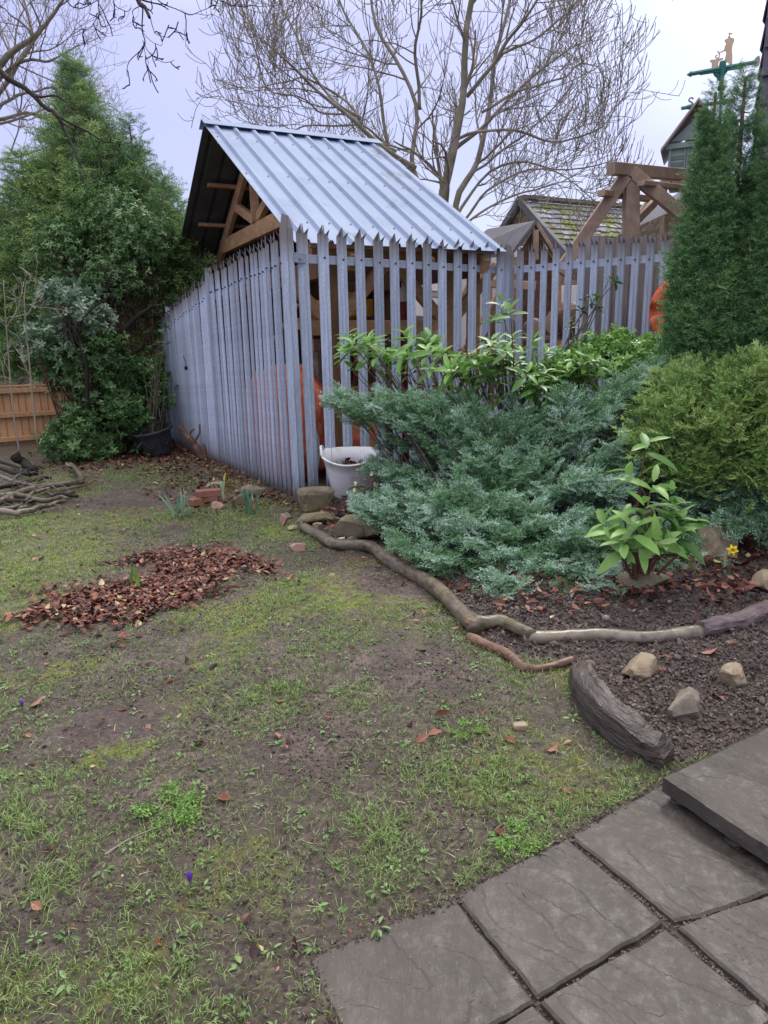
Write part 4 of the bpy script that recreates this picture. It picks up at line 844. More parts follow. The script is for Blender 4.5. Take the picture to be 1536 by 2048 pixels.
mk('smith_figure', [flat([(1000, 800), (1012, 740), (1028, 680), (1038, 625), (1025, 610), (962, 636), (945, 650), (940, 628), (955, 625), (1010, 598), (1020, 555), (1038, 518), (1020, 500), (1018, 482), (1030, 468), (1050, 464), (1058, 440), (1072, 412), (1062, 400), (1068, 390), (1112, 398), (1108, 412), (1088, 408), (1078, 432), (1092, 452), (1118, 454), (1134, 470), (1130, 500), (1112, 540), (1104, 600), (1110, 680), (1106, 785), (1075, 790), (1066, 752), (1050, 745), (1036, 756), (1022, 800)])], MT['gold'], wv_)
mk('scroll', [limb([Zp(*p) for p in ((930, 612), (945, 630), (955, 660), (945, 692), (918, 696), (908, 678), (918, 662), (930, 670))], .011, .011, 20, 5)], MT['gold'], wv_)
mk('letter_s', [limb([Zp(*p) for p in ((640, 1190), (630, 1176), (605, 1175), (588, 1192), (592, 1212), (615, 1226), (632, 1242), (628, 1262), (606, 1270), (590, 1262))], .014, .014, 26, 6)], MT['lead'], wv_)
# slate hung tower at the right edge
tw0 = Y(1516, 240, 7.6); 
tow = thing('slate_hung_house', (tw0[0]+1.5, tw0[1]+.8, 0), 'dark slate hung house wall cut by the right photo edge', 'house')
tq = [V3(tw0[0], 7.6, 0)+norm(V3(.8, -.6, 0))*a+norm(V3(.62, .78, 0))*b for a, b in ((.06, .06), (4.2, .06), (4.2, 4.2), (.06, 4.2))]
mk('wall', [(np.array(tq+[p+V3(0, 0, 6.6) for p in tq]), [np.array([[0, 1, 5, 4], [1, 2, 6, 5], [2, 3, 7, 6], [3, 0, 4, 7], [4, 5, 6, 7]])])], MT['darkroof'], tow)
pcs = []; zc = 1.2; rowh = .245; k = 0
xE = tw0[0]; nf = norm(V3(-.97, -.22, 0)); tE = V3(-nf[1], nf[0], 0)*-1
fr0 = V3(xE, 7.6, 0); A_dir = norm(V3(.80, -.60, 0)); S_dir = norm(V3(.62, .78, 0))
while zc < 6.5:
    for dr_, nrm_, Ln in ((A_dir, norm(V3(-.6, -.8, 0)), 3.), (S_dir, norm(V3(-.78, .62, 0)), 3.2)):
        for c_i in range(10):
            w_ = .42; s0 = c_i*w_-(.16 if k % 2 and c_i else 0); p = fr0+dr_*s0
            q0 = p+nrm_*.045+V3(0, 0, zc); q1 = p+dr_*(w_-.006)+nrm_*.045+V3(0, 0, zc); q2 = q1-nrm_*.035+V3(0, 0, rowh*1.15); q3 = q0-nrm_*.035+V3(0, 0, rowh*1.15); V = np.array([q0, q1, q2, q3])
            pcs.append((np.vstack([V, V-nrm_*.012]), [np.array([[0, 1, 2, 3], [0, 4, 5, 1], [0, 3, 7, 4], [1, 5, 6, 2]])]))
    zc += rowh; k += 1
mk('slate_hanging', pcs, MT['slategrey'], tow)
#PART2
# ------------------------------------------------------------------ logs, timber and stones of the bed edge
def onz(pts, lift=0.): return [on(px, py, lift) for px, py in pts]
def logthing(name, pix, r0, r1, mt, label, n=40, jit=.012, seed=1, knob=.14, lift=None, grp=None, s=12, parts=()):
    P = onz(pix, (r0+r1)*.5*.75 if lift is None else lift); P[-1] = P[-1]+V3(0, 0, 0)
    o = thing(name, tuple(P[0]*V3(1, 1, 1)), label, 'log', grp)
    mk('bark', [limb(P, r0, r1, n*4, 20, jit, seed, knob, None, .30 if mt in ('barkpurple', 'barkred') else .17)], MT[mt], o, smooth=mt != 'barkpurple')
    return o, P
lg, _ = logthing('border_branch', [(606, 1062), (640, 1080), (672, 1098), (735, 1106), (775, 1132), (830, 1160), (880, 1194), (922, 1240), (945, 1272)], .042, .046, 'bark', 'long mossy forked branch edging the bed from the stones to the fork', 60, .02, 3, .16)
P = onz([(935, 1250), (965, 1262), (1000, 1258), (1030, 1272), (1060, 1290)], .045); mk('side_limb', [limb(P, .042, .030, 80, 18, .01, 9, .2, None, .17)], MT['bark'], lg, smooth=True)
for (a, b) in (((775, 1126), .052), ((705, 1092), .044)):
    c = on(*a, .05); mk('knot', [(ICO2[0]*V3(b, b*.8, b*.7)*(1+.2*(vnoise(ICO2[0][:, 0]*3, ICO2[0][:, 1]*3, ICO2[0][:, 2]*3, 4)-.5))[:, None]+c, ICO2[1])], MT['bark'], lg, smooth=True)
c = on(947, 1268, .075); mk('torn_end', [rock(c, (.05, .04, .018), 5, 9, .5, .6)], MT['barkred'], lg)
e0 = on(604, 1060, .04); mk('cut_face', [tubes([e0+V3(-.006, .004, .002), e0+V3(.004, .0, 0)], [.035, .038], 12)], MT['barklight'], lg)
logthing('peeled_branch', [(938, 1284), (985, 1302), (1020, 1322), (1046, 1342), (1090, 1340), (1148, 1327)], .029, .018, 'barkred', 'peeled red brown branch running from the fork to the old dark timber', 40, .012, 4, .22)
lg2, _ = logthing('smooth_log', [(1046, 1284), (1110, 1284), (1200, 1280), (1290, 1284), (1405, 1274)], .035, .033, 'barklight', 'straight pale smooth log along the bed, joining the rough purple log', 44, .008, 5, .07)
c = on(1210, 1268, .085); mk('knot', [(ICO2[0]*V3(.022, .018, .018)+c, ICO2[1])], MT['barklight'], lg2, smooth=True)
e0 = on(1044, 1284, .032); mk('cut_face', [tubes([e0+V3(-.005, 0, 0), e0+V3(.004, 0, 0)], [.031, .034], 12)], MT['oldtimber'], lg2)
lg3, _ = logthing('rough_log', [(1398, 1274), (1440, 1262), (1490, 1248), (1540, 1232), (1640, 1200)], .036, .055, 'barkpurple', 'rough barked purple grey log at the right photo edge, in line with the pale log', 40, .012, 6, .2, s=14)
for k, (a, b) in enumerate((((1405, 1262), (1402, 1290)), ((1495, 1228), (1500, 1240)))):
    c = on(*a, .06); mk('stub', [limb([c+V3(0, .0, -.03), c+V3(.0, 0, .02), c+V3(.01, -.01, .06)], .022, .014, 6, 7, .01, k, .3)], MT['oldtimber'], lg3)
c = on(1462, 1296, .02); tag(mk('bark_flake', [rock(c, (.035, .03, .018), 45, 4, .4, .5)], MT['barkred']), 'small brown curl of bark just below the rough purple log', 'bark')
# old dark timber kerb: a bowed split beam with a torn upper edge
def kerb():
    top = [(1140, 1342), (1160, 1385), (1205, 1437), (1270, 1482), (1345, 1512)]; n = 60
    B = smooth_path([on(a, b) for a, b in [(1138, 1362), (1152, 1415), (1200, 1475), (1265, 1520), (1325, 1545)]], n); t = np.linspace(0, 1, n)
    T = np.gradient(B, axis=0); T[:, 2] = 0; T = norm(T); N = np.stack([-T[:, 1], T[:, 0], 0*t], 1)                  # points into the bed
    if (N[0]@V3(1, 1, 0)) < 0: N = -N
    h = .165+.03*np.sin(t*3.1)-.03*t+.012*(fbm(t*14, t*0, 0, 3, 3)-.5); w_ = .10+.03*(vnoise(t*6, t*0, 0, 5)-.5)-.02*t
    prof = [(0, 0), (-.01, .3), (-.012, .62), (.01, .80), (.10, .87), (.22, .90), (.40, .93), (.62, 1.), (.85, 1.), (.98, .93), (1.02, .6), (1., 0)]
    V = []
    for i in range(n):
        for k, (a, b) in enumerate(prof):
            j = .016*(fbm(np.array([t[i]*22]), np.array([k*.55]), 2., 3, 7)[0]-.5); gr_ = .010*(vnoise(np.array([t[i]*5]), np.array([k*2.3]), 7., 9)[0]-.5)*(1 if .1 < b else 0)
            e_ = 1-.25*(max(0, .06-t[i])/.06)-.35*(max(0, t[i]-.93)/.07)
            V.append(B[i]+N[i]*(w_[i]*a+j+gr_)+V3(0, 0, h[i]*b*e_+j*.8-.03))
    m = len(prof); f = grid_faces(n, m, True); return (np.array(V), [f, np.arange(m)[::-1], (n-1)*m+np.arange(m)])
o = mk('old_timber', [kerb()], MT['oldtimber'], smooth=False); tag(o, 'bowed dark weathered timber holding back the bed soil beside the step slab', 'timber')
# stones
def block(c, s, seed, rz):
    V = ICO3[0].copy(); L = (np.abs(V)**7).sum(1)**(1/7.); V = V/L[:, None]; V = V*(1+.16*(fbm(V[:, 0]*1.3+seed, V[:, 1]*1.3, V[:, 2]*1.3, 4, seed)-.5))[:, None]; V[:, 0] *= 1+.12*V[:, 2]
    V = V*np.array(s); ca, sa = math.cos(rz), math.sin(rz); return (V@np.array([[ca, sa, 0], [-sa, ca, 0], [0, 0, 1]])+np.array(c), ICO3[1])
def stone(pix, s, seed, mt, label, rz=0., cuts=7, rough=.12, grp=None, sink=.25, name='stone', lift=0.):
    if cuts < 6:
        p = on(*pix); return tag(mk(name, [block(p+V3(0, 0, s[2]*(1-sink)+lift), s, seed, rz)], MT[mt]), label, 'stone', grp)
    p = on(*pix); p = p+V3(0, 0, s[2]*(1-sink)+lift); return tag(mk(name, [rock(p, s, seed, cuts, rz, rough)], MT[mt]), label, 'stone', grp)
stone((1278, 1355), (.105, .085, .07), 3, 'rockpale', 'angular buff stone on the bed soil nearest the old dark timber', .2, 12, .4, sink=.45)
stone((1466, 1372), (.085, .065, .065), 14, 'rockpale', 'wedge shaped yellowish stone on the bed near the right photo edge', .5, 12, .4, sink=.4)
stone((1368, 1432), (.085, .062, .085), 22, 'rockgrey', 'rounded upright grey brown stone in the middle of the bed soil', .3, 9, .25, sink=.42)
stone((632, 1020), (.15, .12, .12), 31, 'rock', 'large flat topped mossy block at the foot of the corner post', .35, 5, .1)
stone((640, 1048), (.20, .11, .075), 32, 'rock', 'slanting dark slab propped under the mossy block', .6, 6, .2)
stone((700, 1078), (.17, .12, .11), 33, 'rock', 'rounded brown boulder behind the mossy branch', -.1, 7, .12)
stone((768, 1078), (.24, .14, .12), 34, 'rock', 'dark boulder half under the juniper next to the brown boulder', -.15, 6, .12)
stone((597, 1102), (.075, .05, .035), 35, 'rockpink', 'pinkish flat stone at the end of the mossy branch', .1, 7, .2)
for k, (a, s, mt, lab) in enumerate((((568, 1050), (.06, .05, .06), 'rockpink', 'reddish leaning rubble piece left of the mossy slab'), ((586, 1062), (.05, .04, .035), 'rockpale', 'buff rubble piece touching the cut end of the mossy branch'), ((600, 1046), (.04, .03, .03), 'rockpale', 'small pale rubble chip above the cut end of the branch'), ((636, 1064), (.05, .045, .05), 'rockpale', 'squarish rubble piece between the dark slab and the branch'), ((577, 1036), (.045, .03, .03), 'rock', 'small mossy rubble chip at the fence post foot'))):
    stone(a, s, 50+k, mt, lab, k*.7, 7, .3, 'rubble at the end of the branch')
stone((1285, 1175), (.18, .10, .08), 36, 'rock', 'low mossy rock below the front laurel, in the shade of the juniper', -.1, 7, .2, sink=.75)
stone((1425, 1112), (.20, .12, .15), 37, 'rockpale', 'mossy sandstone ledge under the right junipers beside the daffodil', .1, 6, .25, sink=.5)
stone((1530, 1185), (.08, .08, .08), 38, 'rockpale', 'pale rock cut by the right photo edge beside the leaf litter', .1, 7, .2)
stone((1385, 1065), (.07, .05, .05), 39, 'rockgrey', 'small grey rock behind the front laurel leaves', .1)
stone((506, 992), (.13, .08, .075), 40, 'rockgrey', 'grey flattish stone behind the right daffodil shoots', .2, 6, .15)
stone((476, 1012), (.11, .07, .065), 41, 'rock', 'brown angular stone between the two daffodil clumps', .5, 7, .25)
stone((436, 1018), (.08, .05, .045), 42, 'rockpink', 'small reddish stone below the brick stack', .1, 7, .2)
stone((432, 978), (.12, .08, .06), 43, 'rockpink', 'flat brown stone lying behind the brick stack', -.2, 6, .15)
stone((1040, 1458), (.028, .018, .014), 44, 'rockpale', 'small square pale stone chip lying on the lawn', .1, 5, .1)
bk = on(412, 1006)
for k, (dz_, rz_, dx, lab) in enumerate(((.035, .15, 0, 'lower red brick of the little stack near the daffodils'), (.10, .28, .03, 'upper red brick of the little stack near the daffodils'))):
    tag(mk('brick', [beam(bk+V3(dx-.12*math.cos(rz_), -.12*math.sin(rz_), dz_), bk+V3(dx+.12*math.cos(rz_), .12*math.sin(rz_), dz_), .11, .065, ch=.004)], MT['brick']), lab, 'brick', 'bricks by the daffodils')
bk = on(394, 1012); tag(mk('brick', [beam(bk+V3(-.07, .06, .035), bk+V3(.03, -.05, .045), .10, .062)], MT['brick']), 'broken brick leaning at the left end of the little stack', 'brick', 'bricks by the daffodils')
wpz = on(682, 1088); 
tag(mk('torn_paper', [rock(wpz+V3(0, .0, .035), (.035, .012, .035), 71, 8, .2, .4), rock(wpz+V3(.05, 0, .02), (.03, .015, .015), 72, 8, .2, .4)], MT['white']), 'scrap of white foam lying behind the mossy branch', 'scrap')
# pebbles and clods of the crumbly bed soil
def scatter_ico(name, n, region, smin, smax, mt, label, zoff=.3, seed=1, dens=None, island=True):
    r = np.random.RandomState(seed); x0, x1, y0, y1 = region; X = r.uniform(x0, x1, n); Yy = r.uniform(y0, y1, n); k = inpoly(X, Yy, BEDn) & (~inpoly(X, Yy, PATn)) if dens is None else dens(X, Yy, r)
    X, Yy = X[k], Yy[k]; Z = gz0(X, Yy); s = r.uniform(smin, smax, len(X))*(1+.8*(r.rand(len(X)) > .92))
    P = np.stack([X, Yy, Z+s*zoff], 1); M = frames(r.normal(size=(len(X), 3)), r.rand(len(X))*6.3); T_ = (ICO1[0]*V3(1.1, .8, .7)*(1+1.0*(r.rand(len(ICO1[0]))-.5))[:, None], ICO1[1], np.zeros(len(ICO1[0])))
    o = mk(name, [scatter(T_, P, M, s, r.rand(len(X)))], mt); tag(o, label, name.replace('_', ' '), kind='stuff'); return o
MT['clod'] = simple('soil crumbs', (.036, .026, .022), (.13, .097, .085), 30, .5, .4, island=.4)
MT['peb'] = simple('pebbles', (.16, .11, .09), (.34, .25, .21), 5, .5, .1, island=.5)
scatter_ico('soil_crumbs', 60000, (.2, 3.4, 2.2, 4.6), .002, .009, MT['clod'], 'dark crumbly soil clods covering the bed between logs and step', seed=2, dens=lambda x, y, r: inpoly(x, y, BEDn) & (~inpoly(x, y, PATn)) & (r.rand(len(x)) < np.clip(1.5-.3*(y-2.4), .1, 1)))
scatter_ico('lawn_crumbs', 150000, (-4, 2.4, .9, 7), .002, .0055, MT['clod'], 'dark worm cast crumbs and soil bits scattered over the lawn', seed=8, dens=lambda x, y, r: (~inpoly(x, y, PATn)) & (~inpoly(x, y, BEDn)) & (r.rand(len(x)) < np.clip((fbm(x*3, y*3, 0, 3, 66)-.35)*4, .05, 1)*np.clip((2.4/y)**1.3, 0, 1)))
scatter_ico('pebbles', 420, (-3, 3.4, 1.2, 6), .003, .008, MT['peb'], 'tiny pale pebbles lying in the soil of bed and lawn', seed=3, dens=lambda x, y, r: ~inpoly(x, y, PATn))
# soil and crumbs in the joints of the paving
def joint(x, y, r):
    k = inpoly(x, y, PATn)
    for q_ in SLABW.values(): k &= ~inpoly(x, y, np.array(q_))
    return k | ((edgedist(x, y, PATn) < .05) & (r.rand(len(x)) < .25))
scatter_ico('joint_soil', 60000, (-.6, 1.6, .8, 2.4), .002, .006, MT['clod'], 'dark soil crumbs filling the joints between the flagstones', .2, 4, joint)
def spill(x, y, r):
    d = np.full(x.shape, 9.); ins = np.zeros(x.shape, bool)
    for q_ in SLABW.values():
        q_ = np.array(q_); i_ = inpoly(x, y, q_); ins |= i_; d = np.where(i_, np.minimum(d, edgedist(x, y, q_)), d)
    lawn = edgedist(x, y, PATn); return ins & (r.rand(len(x)) < np.clip((.025-d)/.025, 0, 1)*.35*(vnoise(x*9, y*9, 0, 91) > .45)+np.clip((.10-lawn)/.10, 0, 1)**2*.5*(vnoise(x*7, y*7, 0, 92) > .42)+.004)
scatter_ico('path_crumbs', 90000, (-.6, 1.9, .8, 2.4), .0014, .0042, MT['clod'], 'soil crumbs trodden over the edges of the flagstones', 1.4, 44, spill)
# ------------------------------------------------------------------ grass, weeds, leaves
def lawn_pts(n, seed, p=1.6, xr=(-5.5, 2.6), yr=(.85, 9.5), bare=False):
    r = np.random.RandomState(seed); X = r.uniform(*xr, n); Yy = r.uniform(*yr, n); d = np.hypot(X, Yy)
    k = (r.rand(n) < np.clip((2.2/d)**p, 0, 1)) & (~inpoly(X, Yy, PATn)) & (~inpoly(X, Yy, BEDn)) & (np.abs(X) < .62*Yy+.35)
    X, Yy = X[k], Yy[k]; sd_ = (X-c0[0])*(-dL[1])+(Yy-c0[1])*dL[0]; k = (sd_ > .05) | (Yy < 6.5); X, Yy = X[k], Yy[k]
    if not bare: k = r.rand(len(X)) < grass_m(X, Yy); X, Yy = X[k], Yy[k]
    return X, Yy, r
def blade_t():
    V = [(-.5, 0, 0), (.5, 0, 0), (-.4, .25, .42), (.4, .25, .42), (-.22, .65, .68), (.22, .65, .68), (0, 1.12, .74)]
    return np.array(V), np.array([(0, 1, 3, 2), (2, 3, 5, 4), (4, 5, 6, 6)]), np.array([.0, .0, .2, .2, .5, .5, .7])
def fixtri(T_):
    V, F, t = T_; return V, np.array([(0, 1, 3), (0, 3, 2), (2, 3, 5), (2, 5, 4), (4, 5, 6)]), t
BL = fixtri(blade_t())
MT['grass'] = foliage('lawn grass', [(0, (.085, .11, .035)), (.3, (.14, .21, .06)), (.65, (.22, .34, .10)), (1, (.42, .52, .22))], .5, .3)
X, Yy, r = lawn_pts(1500000, 5, 1.55)
# gather the blades into tufts
tx = r.normal(size=(len(X), 2))*.012; n = len(X); th = r.rand(n)*6.283; L = r.uniform(.009, .025, n)*(1+.7*(vnoise(X*3, Yy*3, 0, 55) > .62)); 
qx = np.round(X/.05)*.05+(hsh((np.round(X/.05)*977+np.round(Yy/.05)*131+5000))-.5)*.04; qy = np.round(Yy/.05)*.05+(hsh((np.round(X/.05)*311+np.round(Yy/.05)*733+9000))-.5)*.04
tuft = r.rand(n) < .65; X = np.where(tuft, qx+tx[:, 0], X); Yy = np.where(tuft, qy+tx[:, 1], Yy)
k = (~inpoly(X, Yy, PATn)) & (~inpoly(X, Yy, BEDn)); X, Yy, th, L = X[k], Yy[k], th[k], L[k]; n = len(X)
M = frames(np.stack([np.cos(th), np.sin(th), r.uniform(-.25, .7, n)], 1), r.normal(size=n)*.4)
o = mk('grass', [scatter(BL, np.stack([X, Yy, gz0(X, Yy)+.001], 1), M, np.stack([np.full(n, .0019)*(1+.22*np.hypot(X, Yy)), L, L], 1), r.rand(n)*.6)], MT['grass']); tag(o, 'thin muddy lawn grass growing in scattered tufts', 'grass', kind='stuff')
# moss cushions: tiny upright shoots on the mossy patches
MT['mossm'] = foliage('moss', [(0, (.15, .18, .03)), (1, (.36, .40, .08))], .8, .1)
X, Yy, r = lawn_pts(520000, 6, 1.2, bare=True); mm = moss_m(X, Yy); k = r.rand(len(X)) < mm*.8; X, Yy = X[k], Yy[k]; n = len(X); th = r.rand(n)*6.283
M = frames(np.stack([np.cos(th), np.sin(th), r.uniform(.3, 1.5, n)], 1), r.rand(n)*6.3); L = r.uniform(.005, .011, n)*(1+.12*Yy)
o = mk('moss', [scatter(BL, np.stack([X, Yy, gz0(X, Yy)+.001], 1), M, np.stack([L*.35, L, L], 1), r.rand(n)*.7)], MT['mossm']); tag(o, 'bright yellow green moss patches in the lawn', 'moss', kind='stuff')
# rosette weeds
LF = t_leaf(1., .42, .06, .25)
MT['weed'] = foliage('lawn weeds', [(0, (.09, .16, .05)), (.5, (.15, .26, .085)), (1, (.25, .38, .15))], .45, .3)
X, Yy, r = lawn_pts(7000, 9, 1.0, bare=True); n0 = len(X); k_ = r.randint(3, 8, n0); Xr = np.repeat(X, k_); Yr = np.repeat(Yy, k_); n = len(Xr); th = r.rand(n)*6.283; sz = np.repeat(r.uniform(.008, .026, n0), k_)*r.uniform(.7, 1.2, n)
kb = ~inpoly(Xr, Yr, PATn); Xr, Yr, th, sz = Xr[kb], Yr[kb], th[kb], sz[kb]; n = len(Xr)
M = frames(np.stack([np.cos(th), np.sin(th), r.uniform(-.02, .45, n)], 1), r.normal(size=n)*.3)
P = np.stack([Xr+np.cos(th)*sz*.4, Yr+np.sin(th)*sz*.4, gz0(Xr, Yr)+.006], 1)
o = mk('weeds', [scatter(LF, P, M, sz, np.repeat(r.rand(n0), k_)[kb])], MT['weed']); tag(o, 'small pale green rosette weeds dotted over the lawn', 'weeds', kind='stuff')
# fallen beech leaves
LV = t_leaf(1., .62, .11, .20, (0, .12, .4, .72, 1.), (.10, .62, 1., .66, .04))
LV2 = t_leaf(1., .55, -.10, -.16, (0, .15, .45, .75, 1.), (.08, .7, 1., .6, .04))
MT['litter'] = foliage('fallen leaves', [(0, (.028, .011, .010)), (.35, (.075, .022, .017)), (.62, (.155, .050, .033)), (.86, (.27, .10, .062)), (.99, (.38, .19, .13)), (1, (.45, .36, .18))], .42, .12, .3)
def litter(name, X, Yy, r, smin, smax, label, hgt=0., mat='litter', flat=.35):
    n = len(X); th = r.rand(n)*6.283; s = r.uniform(smin, smax, n)
    M = frames(np.stack([np.cos(th), np.sin(th), r.normal(size=n)*flat], 1), r.normal(size=n)*flat*1.4+np.where(r.rand(n) > .5, math.pi, 0))
    P = np.stack([X, Yy, gz0(X, Yy)+.012+hgt*r.rand(n)+.016*inpoly(X, Yy, BEDn)], 1); h = n//2; t_ = r.rand(n)**1.1
    o = mk(name, [scatter(LV, P[:h], M[:h], s[:h], t_[:h]), scatter(LV2, P[h:], M[h:], s[h:], t_[h:])], MT[mat]); tag(o, label, 'leaf litter' if mat == 'litter' else 'leaves', kind='stuff'); return o
r = np.random.RandomState(12); n = 52000; X = r.uniform(-3.2, -.2, n); Yy = r.uniform(3., 6.4, n)
pm = 0
for cx_, cy_, rx, ry, a in PILE:
    ca, sa = math.cos(a), math.sin(a); u = ((X-cx_)*ca+(Yy-cy_)*sa)/rx; v = (-(X-cx_)*sa+(Yy-cy_)*ca)/ry; pm = np.maximum(pm, np.clip(1.35-np.hypot(u, v)*(1+1.3*(fbm(X*5, Yy*5, 0, 3, 4)-.5)), 0, 1))
k = r.rand(n) < np.clip(pm*1.25, 0, 1)**1.8+.03*(pm > 0); X, Yy = X[k], Yy[k]
litter('leaf_pile', X, Yy, r, .022, .060, 'raked heap of wet red brown beech leaves on the lawn', .018, flat=.26)
X, Yy, r = lawn_pts(9000, 14, .8, bare=True); dn_ = fbm(X*2, Yy*2, 0, 3, 88); k = r.rand(len(X)) < np.clip((dn_-.42)*5, .05, 1)*.5*np.clip(.3+.22*(Yy-2), .2, 1.4); litter('scattered_leaves', X[k], Yy[k], r, .018, .055, 'single brown leaves scattered over the lawn')
r = np.random.RandomState(15); n = 34000; X = r.uniform(-4.5, 3.4, n); Yy = r.uniform(3.3, 11.5, n)
sd_ = (X-c0[0])*(-dL[1])+(Yy-c0[1])*dL[0]; along = (X-c0[0])*dL[0]+(Yy-c0[1])*dL[1]
near_f = (sd_ > -.05) & (sd_ < 1.2) & (along > -.1) & (along < 5.5); wgt = near_f*np.clip(1.15-sd_*.85, 0, 1)*.8
bedm = inpoly(X, Yy, BEDn) & (edgedist(X, Yy, BEDn) > .02); br = G(1450, 1165)
wb = bedm*(np.clip(1.5-np.hypot((X-br[0])/.95, (Yy-br[1])/.5), 0, 1)*1.0+np.clip((fbm(X*2.4, Yy*2.4, 0, 3, 5)-.48)*5, 0, .6)*(Yy > 3.35)+.3*(Yy > 3.9)+.012)
tb = G(700, 1020); wb = np.maximum(wb, np.clip(1.3-np.hypot((X-tb[0])/.5, (Yy-tb[1])/.5), 0, 1)*.8)
bsh = G(230, 925); wb = np.maximum(wb, np.clip(1.3-np.hypot((X-bsh[0])/1.3, (Yy-bsh[1])/.9), 0, 1)*.6)
k = (r.rand(n) < np.maximum(wgt, wb)) & ~inpoly(X, Yy, PATn); litter('fallen_leaves', X[k], Yy[k], r, .03, .07, 'brown leaf litter along the palisade foot and under the bed shrubs', .015)
X, Yy, r = lawn_pts(16000, 24, 1.2, bare=True); k = r.rand(len(X)) < .55; litter('leaf_crumbs', X[k], Yy[k], r, .006, .017, 'tiny crumbs of broken brown leaf trodden into the lawn')
X, Yy, r = lawn_pts(9000, 25, 1.3, bare=True); n = len(X); th = r.rand(n)*6.283; L = r.uniform(.012, .05, n); M = frames(np.stack([np.cos(th), np.sin(th), r.uniform(-.05, .2, n)], 1), r.rand(n)*6)
MT['straw'] = foliage('dead grass', [(0, (.16, .11, .07)), (.6, (.34, .27, .16)), (1, (.5, .42, .28))], .7, .1)
tag(mk('dead_grass', [scatter(BL, np.stack([X, Yy, gz0(X, Yy)+.003], 1), M, np.stack([np.full(n, .0022)*(1+.2*Yy), L, L*.2], 1), r.rand(n))], MT['straw']), 'straw coloured dead grass bits lying over the mud', 'dead grass', kind='stuff')
# a few leaves large enough to point at, on the bare bed and the path
for k, (pp, sz, lab, tt) in enumerate((((1400, 1310), .085, 'two toned orange brown leaf on the bed between two stones', .8), ((1330, 1350), .055, 'orange leaf against the angular buff stone', .75), ((1352, 1318), .075, 'pinkish curled leaf above the angular buff stone', .85), ((1422, 1390), .07, 'reddish leaf right of the rounded upright stone', .6), ((1095, 1508), .055, 'orange leaf on the lawn below the old timber end', .82), ((1030, 1492), .055, 'rust coloured leaf on the lawn under the pale chip', .7), ((1008, 1665), .05, 'dark red leaf standing near the round white pebble', .45), ((1478, 1698), .05, 'dull brown leaf on the flagstone below the step slab', .4), ((60, 1418), .07, 'light tan triangular leaf at the left side of the lawn', .9), ((462, 1606), .06, 'curled two part leaf left of the lawn centre', .6))):
    p = on(*pp, .014) if pp != (1478, 1698) else G(1478, 1698, .008); th = k*1.7
    M = frames(np.array([[math.cos(th), math.sin(th), .12]]), np.array([.2])); tag(mk('fallen_leaf', [scatter(LV if k % 2 else LV2, p[None], M, np.array([sz]), np.array([tt]))], MT['litter']), lab, 'leaf')
# ------------------------------------------------------------------ bulbs and small plants
MT['bulb'] = foliage('bulb leaves', [(0, (.14, .26, .17)), (1, (.34, .50, .34))], .45, .2)
MT['bright'] = foliage('bright leaves', [(0, (.09, .18, .04)), (1, (.22, .38, .09))], .45, .3)
MT['petal'] = simple('yellow petals', (.80, .60, .03), (.85, .68, .06), 5, .5, 0)
MT['purple'] = simple('purple petals', (.07, .02, .24), (.14, .05, .38), 5, .5, 0)
MT['bud'] = simple('cream buds', (.55, .48, .32), (.68, .60, .42), 9, .6, .1)
STR = t_leaf(1., .085, .012, .12, (0, .3, .6, .85, 1.), (1, 1, 1, .9, .3))
def shoots(pp, n, h, label, name='daffodil_shoots', spread=.05, cat='daffodil', grp='daffodil shoots by the bricks', lean=.25, mat='bulb', seed=0, T_=None, thick=1.):
    r = np.random.RandomState(seed+31); c = on(*pp); o = thing(name, tuple(c), label, cat, grp)
    pos = c+np.stack([r.normal(size=n)*spread*.5, r.normal(size=n)*spread*.4, 0*r.rand(n)], 1); M = frames(np.stack([r.normal(size=n)*lean, r.normal(size=n)*lean, np.ones(n)], 1), r.rand(n)*6.3)
    hh = h*r.uniform(.6, 1.05, n); mk('leaves', [scatter(T_ or STR, pos, M, np.stack([hh*thick, hh, hh], 1), r.rand(n))], MT[mat], o, smooth=True); return o, c
shoots((358, 1032), 13, .27, 'blue green daffodil shoots farthest left, in bare soil before the bricks', spread=.10, seed=1)
o, c = shoots((448, 998), 9, .24, 'daffodil clump with a yellow green bud rising between brick and stone', spread=.06, seed=2)
mk('bud', [limb([c+V3(0, 0, .05), c+V3(.01, 0, .13), c+V3(.02, -.01, .2)], .004, .004, 6, 5), limb([c+V3(.02, -.01, .2), c+V3(.025, -.015, .23), c+V3(.04, -.02, .27)], .010, .004, 6, 7)], MT['petal'], o)
shoots((505, 1028), 13, .30, 'upright daffodil shoots nearest the palisade, in front of the grey stone', spread=.07, seed=3)
o, c = shoots((1457, 1155), 4, .20, 'single flowering daffodil among leaf litter below the golden conifer', 'daffodil', spread=.03, grp=None, lean=.3, seed=4, thick=.9)
fp = Y(1465, 1100, c[1]-.02); mk('stem', [limb([c, c+(fp-c)*.5+V3(-.004, 0, .01), fp], .004, .003, 8, 6)], MT['bulb'], o)
pt = []; nf_ = norm(V3(-.3, -.9, .15)); ux = norm(np.cross(nf_, (0, 0, 1))); uz = np.cross(ux, nf_)
for k in range(6):
    a = k*math.pi/3+.2; d = ux*math.cos(a)+uz*math.sin(a); pt.append(scatter(t_leaf(.036, .5, .0, 0), fp[None], frames(d[None], np.array([0.]), nf_), np.array([1.]), np.array([0.])))
V, F = t_leaf(.036, .5*.036, 0, 0)[:2]; pt = [(((V[:, 0:1]*np.cross(d_, nf_)+V[:, 1:2]*d_)+fp), F) for d_ in [ux*math.cos(k*math.pi/3+.2)+uz*math.sin(k*math.pi/3+.2) for k in range(6)]]
mk('petals', pt, MT['petal'], o)
